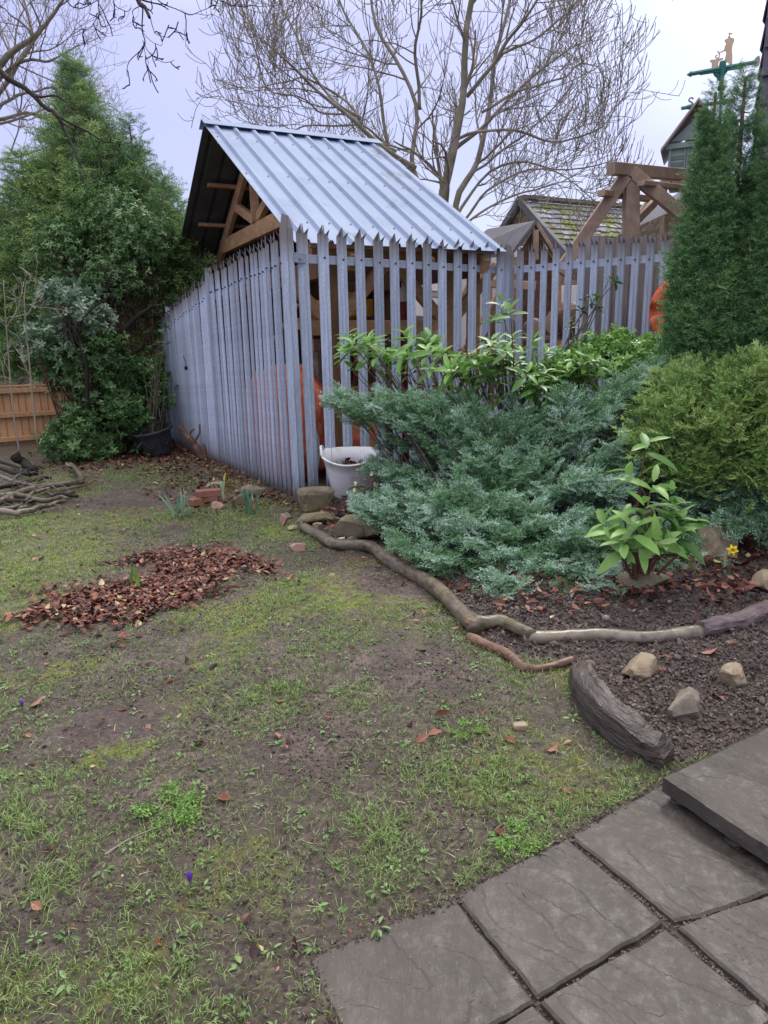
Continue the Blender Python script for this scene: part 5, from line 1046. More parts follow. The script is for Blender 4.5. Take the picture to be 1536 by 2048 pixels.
tr = lathe([(.006, 0), (.010, .012), (.015, .024)], n=12); mk('trumpet', [((tr[0][:, 0:1]*ux+tr[0][:, 1:2]*uz+tr[0][:, 2:3]*nf_)+fp, tr[1])], MT['petal'], o)
def crocus(pp, h, label, seed):
    o, c = shoots(pp, 5, h*1.3, label, 'crocus', .015, 'crocus', 'crocuses in the lawn', .6, 'bright', seed, thick=.7)
    f = c+V3(-.02, 0, 0); mk('flower', [lathe([(.002, 0), (.002, h*.45), (.006, h*.62), (.0085, h*.85), (.006, h*1.1), (.002, h*1.25), (0, h*1.26)], tuple(f), 6)], MT['purple'], o, smooth=True)
crocus((395, 1775), .045, 'larger purple crocus beside striped leaves near the bottom of the lawn', 1)
crocus((55, 1420), .04, 'tiny closed purple crocus far out at the left photo edge', 2)
o, c = shoots((268, 1180), 3, .15, 'two upright bright green leaves sprouting from the raked leaf heap', 'green_sprout', .09, 'sprout', None, .35, 'bright', 7, t_leaf(1., .32, .08, .2))
for k, (pp, sz, lab) in enumerate((((336, 1620), .11, 'bright green ferny seedling left of the lawn centre'), ((930, 1462), .08, 'ferny green seedling on the lawn below the fork of the branch'), ((1040, 1680), .08, 'ferny weed beside the dark red leaf near the path'))):
    c = on(*pp); o = thing('ferny_seedling', tuple(c), lab, 'seedling', 'ferny seedlings in the lawn'); r = np.random.RandomState(k+3); ns = 9
    FT = t_spray(1., 5, .42, 55, .15, .11, 5, .2, .6, .2); th = r.rand(ns)*6.28
    mk('fronds', [scatter(FT, c+np.stack([np.cos(th), np.sin(th), 0*th+.25], 1)*.02, frames(np.stack([np.cos(th), np.sin(th), r.uniform(.1, .5, ns)], 1), r.normal(size=ns)*.2), r.uniform(.6, 1, ns)*sz, r.rand(ns)*.5+.3)], MT['bright'], o)
for k, (pts, r0, lab) in enumerate(((((208, 1712), (260, 1682), (325, 1655)), .0035, 'bent grey twig on the lawn below the ferny seedling'), (((1035, 1768), (1046, 1782), (1054, 1798)), .0022, 'thin dark twig lying on the middle flagstone'), (((700, 1660), (760, 1655)), .003, 'short orange brown twig in the lower lawn'), (((0, 1395), (60, 1372), (110, 1352)), .004, 'long dark twig at the left side of the lawn'))):
    P = [on(a, b, .008) if not inpoly(*[np.array([v]) for v in G(a, b)[:2]], PATn)[0] else G(a, b, .006) for a, b in pts]
    tag(mk('twig', [limb(P, r0, r0*.5, 12, 5, .004, k, .3)], MT['twigpale' if k == 0 else 'barkred']), lab, 'twig')
# ------------------------------------------------------------------ white tub, black planter, chopped stump, branch heap
tp_ = on(702, 995); tub = thing('white_tub', (tp_[0], tp_[1]+.1, gz(tp_[0], tp_[1]+.1)), 'flexible white garden tub with looped handles holding brown leaves', 'tub')
tc_ = ORI[tub.name]+V3(0.0, 0, 0); rt = .245; hh = .40
pr_ = [(0, .0), (.17, .0), (.175, .01), (.195, hh*.3), (.222, hh*.7), (rt, hh-.02), (rt+.012, hh-.015), (rt+.012, hh), (rt-.006, hh), (.216, hh*.7), (.19, hh*.3), (.168, .02), (0, .02)]
body = lathe(pr_, (0, 0, 0), 40); Vb = body[0]; ww = 1+.04*np.cos(2*np.arctan2(Vb[:, 1], Vb[:, 0]))*(Vb[:, 2]/hh)**2; Vb = Vb*np.stack([1.06*ww, .94*ww, np.ones(len(Vb))], 1); Vb[:, 2] += .03*(Vb[:, 0]/rt)**2*(Vb[:, 2] > hh*.6)
TM = np.array(Matrix.Rotation(math.radians(14), 3, 'X')); TT = lambda q: (np.array(q)-tc_)@TM.T+tc_+V3(0, 0, .03)
mk('body', [(TT(Vb+tc_), body[1])], MT['white'], tub, smooth=True)
for sx_ in (-1, 1):
    c = tc_+V3(sx_*rt*1.03, 0, hh+.03); mk('handle', [limb([TT(q_) for q_ in (c+V3(0, -.085, -.02), c+V3(sx_*.01, -.07, .035), c+V3(sx_*.02, 0, .07), c+V3(sx_*.01, .07, .035), c+V3(0, .085, -.02))], .012, .012, 18, 8)], MT['white'], tub, smooth=True)
r = np.random.RandomState(4); n = 260; a = r.rand(n)*6.283; q_ = np.sqrt(r.rand(n))*.19; P = tc_+np.stack([q_*np.cos(a), q_*np.sin(a), .27+.04*r.rand(n)+.03*(r.rand(n) > .8)], 1)
M = frames(np.stack([np.cos(a*3), np.sin(a*3), r.normal(size=n)*.4], 1), r.rand(n)*6.3); tag(mk('tub_leaves', [scatter(LV, P, M, r.uniform(.04, .08, n), r.rand(n)*.5), (ICO2[0]*V3(.2, .2, .12)+tc_+V3(0, 0, .17), ICO2[1], .1)], MT['litter']), 'dark brown leaves filling the white tub', 'leaves', kind='stuff')
a_, b_ = Y(640, 912, tc_[1]-.15), tc_+V3(-.12, -.05, .27); tag(mk('stick', [limb([a_, (a_+b_)/2+V3(0, 0, -.01), b_], .010, .008, 8, 7, .004, 3, .2)], MT['barkred']), 'stick leaning out of the white tub beside its handle', 'stick')
pl_ = on(318, 912); plz = thing('black_planter', tuple(pl_), 'tilted black barrel planter with relief swags against the side palisade', 'planter')
pp_ = [(0, 0), (.19, 0), (.20, .02), (.225, .12), (.262, .30), (.275, .33), (.31, .335), (.318, .36), (.31, .375), (.275, .37), (.245, .30), (.18, .05), (0, .05)]
pv = lathe(pp_, (0, 0, 0), 12); V = pv[0]; V = V*V3(1, .8, 1.0)
MX = np.array(Matrix.Rotation(math.radians(-9), 3, 'Y')@Matrix.Rotation(math.radians(12), 3, 'X')); V = V@MX.T; mk('bowl', [(V+pl_+V3(0, 0, .04), pv[1])], MT['black'], plz)
rb = []
for k in range(3):
    a0_ = -math.pi/2+(k-1)*.85; P = []
    for t in np.linspace(-1, 1, 9): a = a0_+t*.36; z = .25-.11*(1-t*t); q2 = .215+.14*(z-.0)*.9; P.append(V3(q2*math.cos(a)*1.03, q2*math.sin(a)*.8*1.03, z))
    P = np.array(P)@MX.T+pl_+V3(0, 0, .04); rb.append(limb(P, .008, .008, 16, 6))
mk('swag_relief', rb, MT['black'], plz, smooth=True)
stp_ = on(402, 918); su = thing('chopped_stump', tuple(stp_), 'orange brown chopped shrub stump with short prongs at the palisade foot', 'stump')
sc = lambda a, b, d=0.: Y(a, b, stp_[1]+d)
mk('stem', [limb([sc(410, 925), sc(392, 895), sc(375, 872), sc(360, 852)], .055, .032, 16, 9, .012, 4, .35)], MT['barkred'], su)
for k, (pts, r0) in enumerate(((((375, 872), (383, 862), (388, 858)), .022), (((366, 858), (364, 850), (363, 846)), .02), (((388, 885), (398, 866), (400, 848)), .016))): mk('prong', [limb([sc(*q_) for q_ in pts], r0, r0*.7, 8, 8, .006, k, .3)], MT['barkred'], su)
s2 = on(408, 925); tag(mk('small_stump', [limb([s2+V3(.02, .05, 0), s2+V3(.01, .05, .12), s2+V3(.0, .05, .24)], .028, .024, 8, 8, .006, 8, .25)], MT['barkred']), 'short single cut stump standing right of the chopped stump', 'stump')
heap = [((0, 1010), (60, 985), (120, 980), (160, 965), (155, 945), (138, 935), 9, .035, 'bark', 'elbow shaped branch on the cut heap, its pale end sticking up'),
        ((132, 935), (150, 942), (168, 955), 8.6, .028, 'bark', 'short pale ended stub crossing the elbow branch'),
        ((30, 915), (50, 930), (72, 945), 8.8, .062, 'twigdark', 'thick dark cut log with an orange sawn end on the heap'),
        ((0, 1003), (50, 996), (90, 1010), (150, 985), 8.2, .030, 'bark', 'long bent branch across the middle of the heap'),
        ((0, 985), (40, 968), (80, 960), (100, 956), 8.9, .026, 'twigdark', 'dark straight branch at the back of the heap'),
        ((-20, 940), (20, 948), (60, 955), (80, 950), 9.2, .030, 'twigdark', 'short dark branch behind the thick log'),
        ((-20, 1030), (30, 1022), (60, 1000), (95, 988), 8.2, .022, 'bark', 'grey branch slanting across the front of the heap'),
        ((20, 990), (35, 1015), (48, 1025), 8.0, .026, 'bark', 'stubby branch pointing down the front of the heap'),
        ((60, 1025), (90, 1020), (132, 1008), 8.1, .024, 'bark', 'low branch lying at the right foot of the heap'),
        ((0, 1032), (40, 1030), (75, 1022), 7.6, .030, 'barklight', 'pale knobbly branch lying apart in front of the heap'),
        ((100, 975), (130, 985), (195, 965), 8.6, .012, 'barkred', 'thin red brown rod poking right from the heap'),
        ((0, 925), (40, 940), (30, 975), 9.0, .020, 'twigdark', 'crooked dark branch at the left photo edge of the heap'),
        ((20, 1010), (60, 1012), (100, 1000), (150, 1000), 8.0, .022, 'twigdark', 'dark slim branch low in the heap under the elbow branch'),
        ((0, 960), (60, 975), (110, 995), (130, 1002), 8.4, .022, 'bark', 'sloping branch crossing below the elbow branch')]
for k, hp in enumerate(heap):
    yy, r0, mt, lab = hp[-4:]; pts = hp[:-4]; G0 = [on(*p) for p in pts]; P = [Y(a, b, min(yy, on(a, b+6)[1])) for a, b in pts]
    P = [q_+V3(0, 0, .03) for q_ in P]
    o = thing('cut_branch', tuple(P[0]), lab, 'branch', 'heap of cut branches'); mk('bark', [limb(P, r0, r0*.72, 50, 10, .03, k+3, .2, None, .2)], MT[mt], o, smooth=True)
    if k == 2: d = norm(P[0]-P[1]); mk('sawn_end', [tubes([P[0]-d*.005, P[0]+d*.006], [.060, .058], 14)], MT['cut'], o)
r = np.random.RandomState(3); P0 = []
for k in range(34):
    a = on(r.uniform(-30, 150), r.uniform(950, 1025)); th = r.rand()*6.3; L_ = r.uniform(.3, 1.0); d = V3(math.cos(th), math.sin(th), r.uniform(-.05, .25)); P0.append([a+V3(0, 0, .02+.12*r.rand()), a+d*L_*.5+V3(0, 0, .06), a+d*L_+V3(0, 0, .02)])
tag(mk('brushwood', [limb(p, .005, .002, 8, 4, .05, k, .1) for k, p in enumerate(P0)], MT['bark']), 'tangle of thin twigs among the cut branches', 'brushwood', kind='stuff')
# ------------------------------------------------------------------ closeboard fence and dark shed far left
cf = thing('closeboard_fence', tuple(Y(60, 880, 11.4)*V3(1, 1, 0)), 'new orange brown closeboard fence behind the leafy shrub at far left', 'fence')
fa, fb = Y(-160, 876, 10.8), Y(330, 868, 12.6); n = 34; zt_ = Y(60, 772, 11.4)[2]; fz = -.02
for i in range(n):
    p = fa+(fb-fa)*((i+.5)/n); w_ = np.linalg.norm((fb-fa)[:2])/n; mk('board', [beam(V3(p[0], p[1], fz), V3(p[0], p[1], zt_-.04+random.uniform(-.004, .004)), w_*1.0, .014, up=(0.35, -1, 0))], MT['fencewood'], cf)
for z in (fz+.12, .48, .86): mk('rail', [beam(V3(fa[0], fa[1]-.05, z), V3(fb[0], fb[1]-.05, z), .05, .075)], MT['fencewood'], cf)
mk('capping', [beam(V3(fa[0], fa[1]-.01, zt_), V3(fb[0], fb[1]-.01, zt_), .08, .03)], MT['fencewood'], cf)
dsx = Y(30, 740, 22.)
ds = thing('distant_house', (dsx[0]-3, 24, 0), 'dark low house wall glimpsed above the closeboard fence', 'house')
mk('wall', [beam(V3(dsx[0]-10, 24, .9), V3(dsx[0]+3.2, 24, .9), 3., 1.9)], MT['rockgrey'], ds)
mk('roof', [(np.array([(dsx[0]-10.4, 22, 1.85), (dsx[0]+3.6, 22, 1.85), (dsx[0]+3.6, 24, 2.8), (dsx[0]-10.4, 24, 2.8), (dsx[0]-10.4, 26, 1.85), (dsx[0]+3.6, 26, 1.85)]), [np.array([[0, 1, 2, 3], [3, 2, 5, 4]])])], MT['darkroof'], ds)
# ------------------------------------------------------------------ bare trees
def kids(P, R, m, L, ang, r, up=.1, curl=.25, k=5, rmax=.05, t0=.25, rfac=.6, taper=.3):
    N, K, _ = P.shape; T = norm(np.gradient(P, axis=1)); tt = t0+(1-t0)*(np.arange(m)+r.rand(N, m))/m; idx = tt*(K-1); i = np.minimum(idx.astype(int), K-2); f = (idx-i)[..., None]; ar = np.arange(N)[:, None]
    S = P[ar, i]*(1-f)+P[ar, i+1]*f; d = norm(T[ar, i]*(1-f)+T[ar, i+1]*f); rr = (R[ar, i]*(1-f[..., 0])+R[ar, i+1]*f[..., 0])*rfac
    S, d, rr, tt = S.reshape(-1, 3), d.reshape(-1, 3), np.minimum(rr.ravel(), rmax), tt.ravel(); n = len(S)
    ax = norm(np.cross(d, r.normal(size=(n, 3)))); a = np.radians(r.uniform(ang[0], ang[1], n))[:, None]; D = norm(d*np.cos(a)+ax*np.sin(a))
    LL = r.uniform(L[0], L[1], n)*(1.15-.5*tt); pts = [S]; cur = S; bend = r.normal(size=(n, 3))*curl
    for q_ in range(k-1):
        D = norm(D+V3(0, 0, up)+bend*.5+r.normal(size=(n, 3))*curl*.5); cur = cur+D*(LL/(k-1))[:, None]; pts.append(cur)
    Pn = np.stack(pts, 1); Rn = rr[:, None]*np.linspace(1, taper, k)[None]; return Pn, np.maximum(Rn, .0035)
def resample(limbs, n=16, jit=.12):
    P = np.stack([smooth_path(l[0], n, jit, 40+i) for i, l in enumerate(limbs)]); R = np.stack([np.linspace(l[1], l[2], n) for l in limbs]); return P, R
D0 = 15.5
def LB(pix, r0, r1, ya, yb):
    n = len(pix); return ([Y(a, b, ya+(yb-ya)*i/(n-1)) for i, (a, b) in enumerate(pix)], r0, r1)
ash = [LB([(905, 760), (895, 560), (890, 450), (880, 392), (895, 330), (912, 250), (926, 180), (932, 60), (960, -80)], 0.125, 0.049, D0, D0-.5),
       LB([(895, 470), (915, 400), (942, 350), (955, 300), (968, 230), (985, 140), (1010, 60), (1040, -60)], 0.072, 0.028, D0, D0+1),
       LB([(885, 450), (850, 380), (828, 320), (838, 220), (805, 130), (760, 50), (740, -60)], 0.062, 0.025, D0, D0+.6),
       LB([(830, 330), (770, 295), (715, 240), (640, 170), (580, 120), (530, 70)], 0.053, 0.014, D0, D0-1.5),
       LB([(800, 310), (745, 285), (690, 205), (620, 165), (570, 155), (515, 185)], 0.037, 0.010, D0, D0+1),
       LB([(720, 245), (660, 190), (600, 90), (560, 10), (540, -60)], 0.031, 0.010, D0, D0+1.4),
       LB([(760, 290), (720, 250), (640, 245), (585, 255), (545, 235)], 0.025, 0.008, D0, D0-.6),
       LB([(840, 230), (830, 120), (845, 20), (850, -80)], 0.037, 0.014, D0, D0-1.2),
       LB([(775, 300), (770, 210), (745, 120), (690, 20), (660, -60)], 0.037, 0.014, D0, D0+.5),
       LB([(925, 190), (985, 120), (1040, 60), (1080, 0), (1110, -70)], 0.043, 0.014, D0, D0-1),
       LB([(908, 300), (960, 250), (1020, 190), (1090, 130), (1135, 105), (1170, 75)], 0.043, 0.011, D0, D0+1),
       LB([(905, 285), (960, 262), (1030, 262), (1100, 285), (1150, 275), (1200, 250), (1235, 220)], 0.034, 0.010, D0, D0-1.2),
       LB([(893, 480), (912, 432), (940, 395), (990, 345), (1050, 320), (1110, 335), (1180, 330), (1230, 318)], 0.037, 0.010, D0, D0+.6),
       LB([(893, 500), (925, 440), (955, 400), (1000, 370), (1060, 345), (1120, 350), (1180, 390), (1215, 400)], 0.031, 0.008, D0, D0-.8),
       LB([(960, 225), (1040, 190), (1110, 160), (1150, 135), (1190, 130)], 0.031, 0.010, D0, D0+1.5),
       LB([(895, 520), (925, 465), (960, 435), (1010, 405), (1060, 385), (1110, 360), (1160, 372)], 0.031, 0.008, D0, D0-1.6),
       LB([(1000, 110), (1060, 80), (1130, 20), (1190, -40)], 0.031, 0.010, D0, D0+.4),
       LB([(700, 225), (640, 215), (560, 190), (520, 130), (500, 50)], 0.022, 0.007, D0, D0-1),
       LB([(828, 330), (800, 350), (760, 335), (700, 330), (640, 270)], 0.025, 0.008, D0, D0+1.2)]
def bare_tree(name, limbs, label, ms, seed, mt=('twig', 'twig'), cat='tree', jit=.10, grp=None, Ls=((1.2, 2.6), (.6, 1.3), (.25, .6)), curls=(.25, .3, .35), ups=(.12, .15, .25), base=None, rmin=.0045):
    r = np.random.RandomState(seed); P, R = resample(limbs, 18, jit); b0 = V3(*P[0, 0][:2], 0); o = thing(name, tuple(b0 if base is None else base), label, cat, grp)
    mk('trunk', [tubes(P[i:i+1], R[i:i+1]*(1+.12*(vnoise(np.arange(18)*.9, np.arange(18)*0., i, 3)-.5)), 9) for i in range(len(P))], MT[mt[0]], o, smooth=True)
    P1, R1 = kids(P, R, ms[0], Ls[0], (25, 60), r, ups[0], curls[0], 9, .05, .25, .5); P2, R2 = kids(P1, R1, ms[1], Ls[1], (25, 60), r, ups[1], curls[1], 7, .022, .15, .6); P3, R3 = kids(P2, R2, ms[2], Ls[2], (25, 65), r, ups[2], curls[2], 5, .010, .1, .7, .6)
    a_, b_ = [tubes(P1, np.maximum(R1, rmin), 5, False), tubes(P2, np.maximum(R2, rmin), 4, False)], [tubes(P3, np.maximum(R3, rmin), 3, False)]
    if cat == 'tree': mk('branches', a_, MT[mt[1]], o, smooth=True); mk('crown', b_, MT[mt[1]], o)
    else: mk('crown', a_+b_, MT[mt[1]], o, smooth=True)
    return o
bare_tree('ash_tree', ash, 'large bare ash tree with many upturned twigs behind the steel roof', (9, 6, 4), 3, Ls=((1.2, 2.6), (.5, 1.3), (.25, .6)), ups=(.06, .10, .38), curls=(.2, .22, .13), rmin=.006)
lt = [LB([(-140, 760), (-110, 400), (-60, 230), (0, 125), (60, 80), (110, 20), (150, -40)], .13, .02, 20, 19), LB([(-90, 300), (0, 190), (40, 110), (60, 60), (40, -40)], .08, .02, 20, 20.5), LB([(-60, 240), (10, 150), (60, 115), (110, 120), (160, 90)], .06, .015, 20, 19), LB([(-80, 260), (0, 240), (60, 220), (120, 240), (150, 250)], .06, .015, 20, 21), LB([(-80, 330), (0, 320), (50, 330), (90, 340)], .06, .015, 20, 20), LB([(-50, 230), (30, 200), (80, 170), (130, 180)], .05, .012, 20, 19.5)]
bare_tree('bare_tree', lt, 'hazy bare tree behind the big conifer at the top left corner', (7, 5, 5), 5, cat='tree', Ls=((1.6, 3.2), (.8, 1.6), (.35, .8)))
ov_ = [LB([(-60, 100), (0, 142), (16, 158), (55, 177), (90, 216), (109, 229), (128, 262), (145, 292), (164, 333)], .026, .007, 6.4, 6.0), LB([(68, 191), (82, 196), (109, 194), (128, 206), (140, 214), (158, 218)], .009, .004, 6.2, 6.1), LB([(109, 229), (145, 246), (180, 262), (208, 279), (222, 281), (226, 276), (216, 262)], .008, .004, 6.1, 6.0)]
bare_tree('overhanging_branch', ov_, 'dark bare branch hanging in from the left in front of the big conifer', (2, 2, 1), 8, ('twigdark', 'twigdark'), 'branch', .02, Ls=((.15, .4), (.08, .2), (.04, .1)), rmin=.0016, ups=(-.05, -.05, 0), base=(ov_[0][0][0][0], ov_[0][0][0][1], 2.5))
tv = [LB([(255, -60), (276, 0), (290, 18), (300, 34)], .016, .009, 5.2, 5.0), LB([(282, 6), (285, 40), (286, 70), (288, 84), (280, 98), (262, 118), (255, 135), (256, 152)], .0045, .0018, 5.1, 5.0), LB([(288, 82), (292, 105), (298, 125), (297, 139)], .0022, .0015, 5.1, 5.0), LB([(288, 86), (300, 105), (318, 118), (338, 122), (349, 117)], .0024, .0015, 5.1, 5.05), LB([(286, 64), (298, 80), (315, 90), (325, 82)], .002, .0014, 5.1, 5.0), LB([(284, 12), (270, 20), (264, 40), (267, 57)], .003, .0015, 5.1, 5.2), LB([(298, 30), (304, 50), (316, 68), (338, 74)], .003, .0015, 5.1, 5.0), LB([(185, -30), (195, 2), (200, 28), (210, 42), (215, 60)], .004, .0016, 5.2, 5.2), LB([(222, -20), (232, 10), (248, 20), (262, 20)], .003, .0015, 5.1, 5.2), LB([(110, -30), (140, 12), (160, 18), (185, 8), (200, -5)], .004, .002, 5.4, 5.2), LB([(300, -20), (320, 5), (350, 15), (380, 26), (400, 24), (425, 10)], .0035, .0015, 5.0, 5.2), LB([(199, 28), (190, 45), (178, 57), (150, 60)], .0028, .0015, 5.2, 5.2), LB([(420, -30), (440, 0), (470, 10), (512, 12)], .004, .0018, 5.0, 5.1)]
bare_tree('hanging_twigs', tv, 'fine dark twigs hanging from above at the top left of the sky', (2, 1, 1), 11, ('twigdark', 'twigdark'), 'branch', .01, Ls=((.08, .22), (.04, .1), (.02, .05)), rmin=.0009, ups=(-.08, -.03, .05), base=(tv[0][0][0][0], tv[0][0][0][1], 3.2))
for k, (pix, yy, lab) in enumerate(((((38, 910), (24, 800), (12, 660), (8, 560)), 8.9, 'thin pale leafless sapling nearest the left photo edge'), (((75, 905), (62, 760), (50, 640), (48, 590), (55, 560)), 9.0, 'thin pale forked sapling in front of the closeboard fence'))):
    l_ = [LB(pix, .012, .004, yy, yy), LB([pix[1], (pix[1][0]-20, pix[1][1]-60), (pix[1][0]-32, pix[1][1]-110)], .006, .003, yy, yy-.2), LB([pix[2], (pix[2][0]+22, pix[2][1]-40), (pix[2][0]+34, pix[2][1]-75)], .005, .003, yy, yy+.2)]
    bare_tree('sapling', l_, lab, (3, 2, 1), 20+k, ('twigpale', 'twigpale'), 'sapling', .015, 'bare saplings', Ls=((.15, .5), (.1, .25), (.05, .1)), rmin=.002)
# ------------------------------------------------------------------ conifers and shrubs
SPL = [t_spray(1., 5, .36, 48, .13, .045, s_, .35, .6, .25) for s_ in (1, 2, 3)]          # soft scale-leaved spray
SPJ = [t_spray(1., 4, .40, 52, .15, .060, s_, .7, .6, .2) for s_ in (4, 5, 6)]            # prickly juniper spray
SPT = [t_spray(1., 5, .38, 38, .17, .060, s_, .2, .7, .1) for s_ in (7, 8)]              # flat golden spray
def sprays(T_, P, D, sc, tint, r, up=(0, 0, 1), roll=.6):
    n = len(P); w_ = r.randint(0, len(T_), n); out_ = []; M = frames(D, r.normal(size=n)*roll, up)
    for i, t_ in enumerate(T_):
        k = w_ == i
        if k.any(): out_.append(scatter(t_, P[k], M[k], sc[k], tint[k]))
    return out_
def cone_crown(base, hgt, rad, n, seed, lean=(0, 0), pw=.8, z0=.05, lamp=.42):
    r = np.random.RandomState(seed); u_ = r.rand(int(n*2.2)); z = z0+(1-z0)*u_; R = rad*((1-z)**pw)*(.25+.75*np.clip(z/.12, 0, 1)); k = r.rand(len(z)) < np.clip(R/rad+.16, 0, 1); z, R = z[k], R[k]; n = len(z); a = r.rand(n)*6.283
    lump = 1+lamp*(fbm(np.cos(a)*1.9+z*7, np.sin(a)*1.9, z*7, 3, seed)-.5)*2*.8; q_ = R*lump*(.62+.40*r.rand(n)**.6)+.02
    P = np.stack([base[0]+q_*np.cos(a)+lean[0]*z, base[1]+q_*np.sin(a)+lean[1]*z, base[2]+hgt*z], 1); N = np.stack([np.cos(a), np.sin(a), 0*a], 1); return P, N, z, r
def conifer(name, label, cones, mat, T_, clus, crad, ssz, upb, trunk, cat='conifer', grp=None, roll=.6, tb=0., z0=.05, lamp=.42):
    b = np.array(cones[0][0]); o = thing(name, (b[0], b[1], 0), label, cat, grp); pcs = []; st = []
    for (base, hgt, rad, n, seed, lean, pw) in cones:
        P, N, z, r = cone_crown(base, hgt, rad, n, seed, lean, pw, z0, lamp); up_ = upb(z)[:, None] if callable(upb) else upb
        D = norm(N+V3(0, 0, 1)*up_+r.normal(size=P.shape)*.18); Q, DD, ct = cluster(P, D, clus, crad, seed); DD = norm(DD+r.normal(size=DD.shape)*.38); n2 = len(Q); zz_ = np.repeat(z, clus); Q = np.repeat(P, clus, 0)+(Q-np.repeat(P, clus, 0))*(.4+.6*np.clip((1-zz_)*2.4, 0, 1))[:, None]
        pcs += sprays(T_, Q, DD, ssz*r.uniform(.6, 1.15, n2)*(.38+.62*np.clip((1-zz_)*2.4, 0, 1)), np.clip(.62*ct+.28*r.rand(n2)+tb+.3*(vnoise(Q[:, 0]*1.2, Q[:, 1]*1.2, Q[:, 2]*1.2, 9)-.5), 0, 1)*.8, r, roll=roll)
        nb = max(60, n//6); sel = r.randint(0, len(P), nb); S = np.stack([np.full(nb, base[0])+lean[0]*z[sel], np.full(nb, base[1])+lean[1]*z[sel], P[sel, 2]-rad*.35*(.2+1-z[sel])], 1); Mi = (S+P[sel])/2+V3(0, 0, -.03*hgt*.3); st.append(tubes(np.stack([S, Mi, P[sel]], 1), np.tile([.02*rad, .012*rad, .004*rad+.001], (nb, 1)), 4, False))
        st.append(limb([V3(*base), V3(*base)+V3(lean[0]*.5, lean[1]*.5, hgt*.5), V3(*base)+V3(lean[0], lean[1], hgt*.98)], trunk, .01, 14, 8))
    mk('crown', pcs, mat, o); mk('trunk', st, MT['barkred'], o); return o
MT['leyl'] = foliage('soft green conifer sprays', [(0, (.02, .06, .035)), (.3, (.07, .16, .075)), (.6, (.18, .31, .115)), (.85, (.36, .50, .17)), (1, (.52, .62, .25))], .6, .25)
MT['dark'] = foliage('dark green conifer sprays', [(0, (.018, .055, .026)), (.3, (.045, .135, .058)), (.6, (.12, .26, .10)), (1, (.30, .46, .18))], .55, .2)
MT['gold'+'con'] = foliage('golden conifer sprays', [(0, (.035, .08, .02)), (.35, (.10, .195, .045)), (.7, (.235, .38, .10)), (1, (.46, .58, .22))], .6, .25)
MT['junip'] = foliage('blue green juniper sprays', [(0, (.11, .07, .035)), (.04, (.025, .065, .025)), (.25, (.065, .165, .06)), (.5, (.145, .295, .13)), (.75, (.28, .445, .30)), (1, (.52, .67, .60))], .6, .15)
big = Y(150, 95, 13.)
conifer('tall_conifer', 'tall feathery light green conifer behind the shrubs at left', [((big[0]+.05, 13., 0), Y(140, 115, 13.)[2], 1.55, 800, 2, (-.1, 0), .95), ((Y(270, 235, 12.7)[0], 12.7, 0), Y(270, 235, 12.7)[2], .75, 300, 3, (-.1, 0), .8), ((Y(40, 300, 12.6)[0], 12.6, 0), Y(60, 300, 12.6)[2], .85, 280, 4, (0, 0), .7), ((Y(325, 345, 12.)[0], 12.0, 0), Y(325, 345, 12.)[2], .5, 160, 6, (0, 0), .7)], MT['leyl'], SPL, 9, .15, .42, lambda z: .25+.5*z, .14, z0=.235, lamp=.75)
tc1, tc2 = Y(1442, 740, 5.75), Y(1502, 740, 5.95)
h1, h2 = Y(1432, 165, 5.75)[2], Y(1500, 135, 5.95)[2]
conifer('column_conifer', 'dense dark green columnar conifer with two tips beside the lifebuoy', [((Y(1433, 165, 5.75)[0], 5.75, .05), h1-.05, .18, 950, 21, (.0, 0), .6), ((Y(1498, 138, 5.95)[0], 5.95, .05), h2-.05, .32, 950, 22, (-.02, 0), .6), ((tc1[0]+.24, 5.7, .05), 2.6, .29, 900, 24, (0, 0), .5), ((tc2[0]+.12, 5.6, .05), 2.7, .42, 850, 26, (0, 0), .5), ((tc1[0]+.20, 5.7, .05), 3.0, .28, 500, 27, (0, 0), .6)], MT['dark'], SPL, 8, .036, .13, lambda z: .8+.6*z, .06, lamp=.5)
t3 = Y(1590, 740, 6.5); conifer('column_conifer', 'dark columnar conifer cut off by the right photo edge behind its twin', [((t3[0], 6.5, .05), Y(1570, 275, 6.5)[2], .42, 600, 25, (0, 0), .5)], MT['dark'], SPL, 8, .06, .155, lambda z: .8+.5*z, .06)
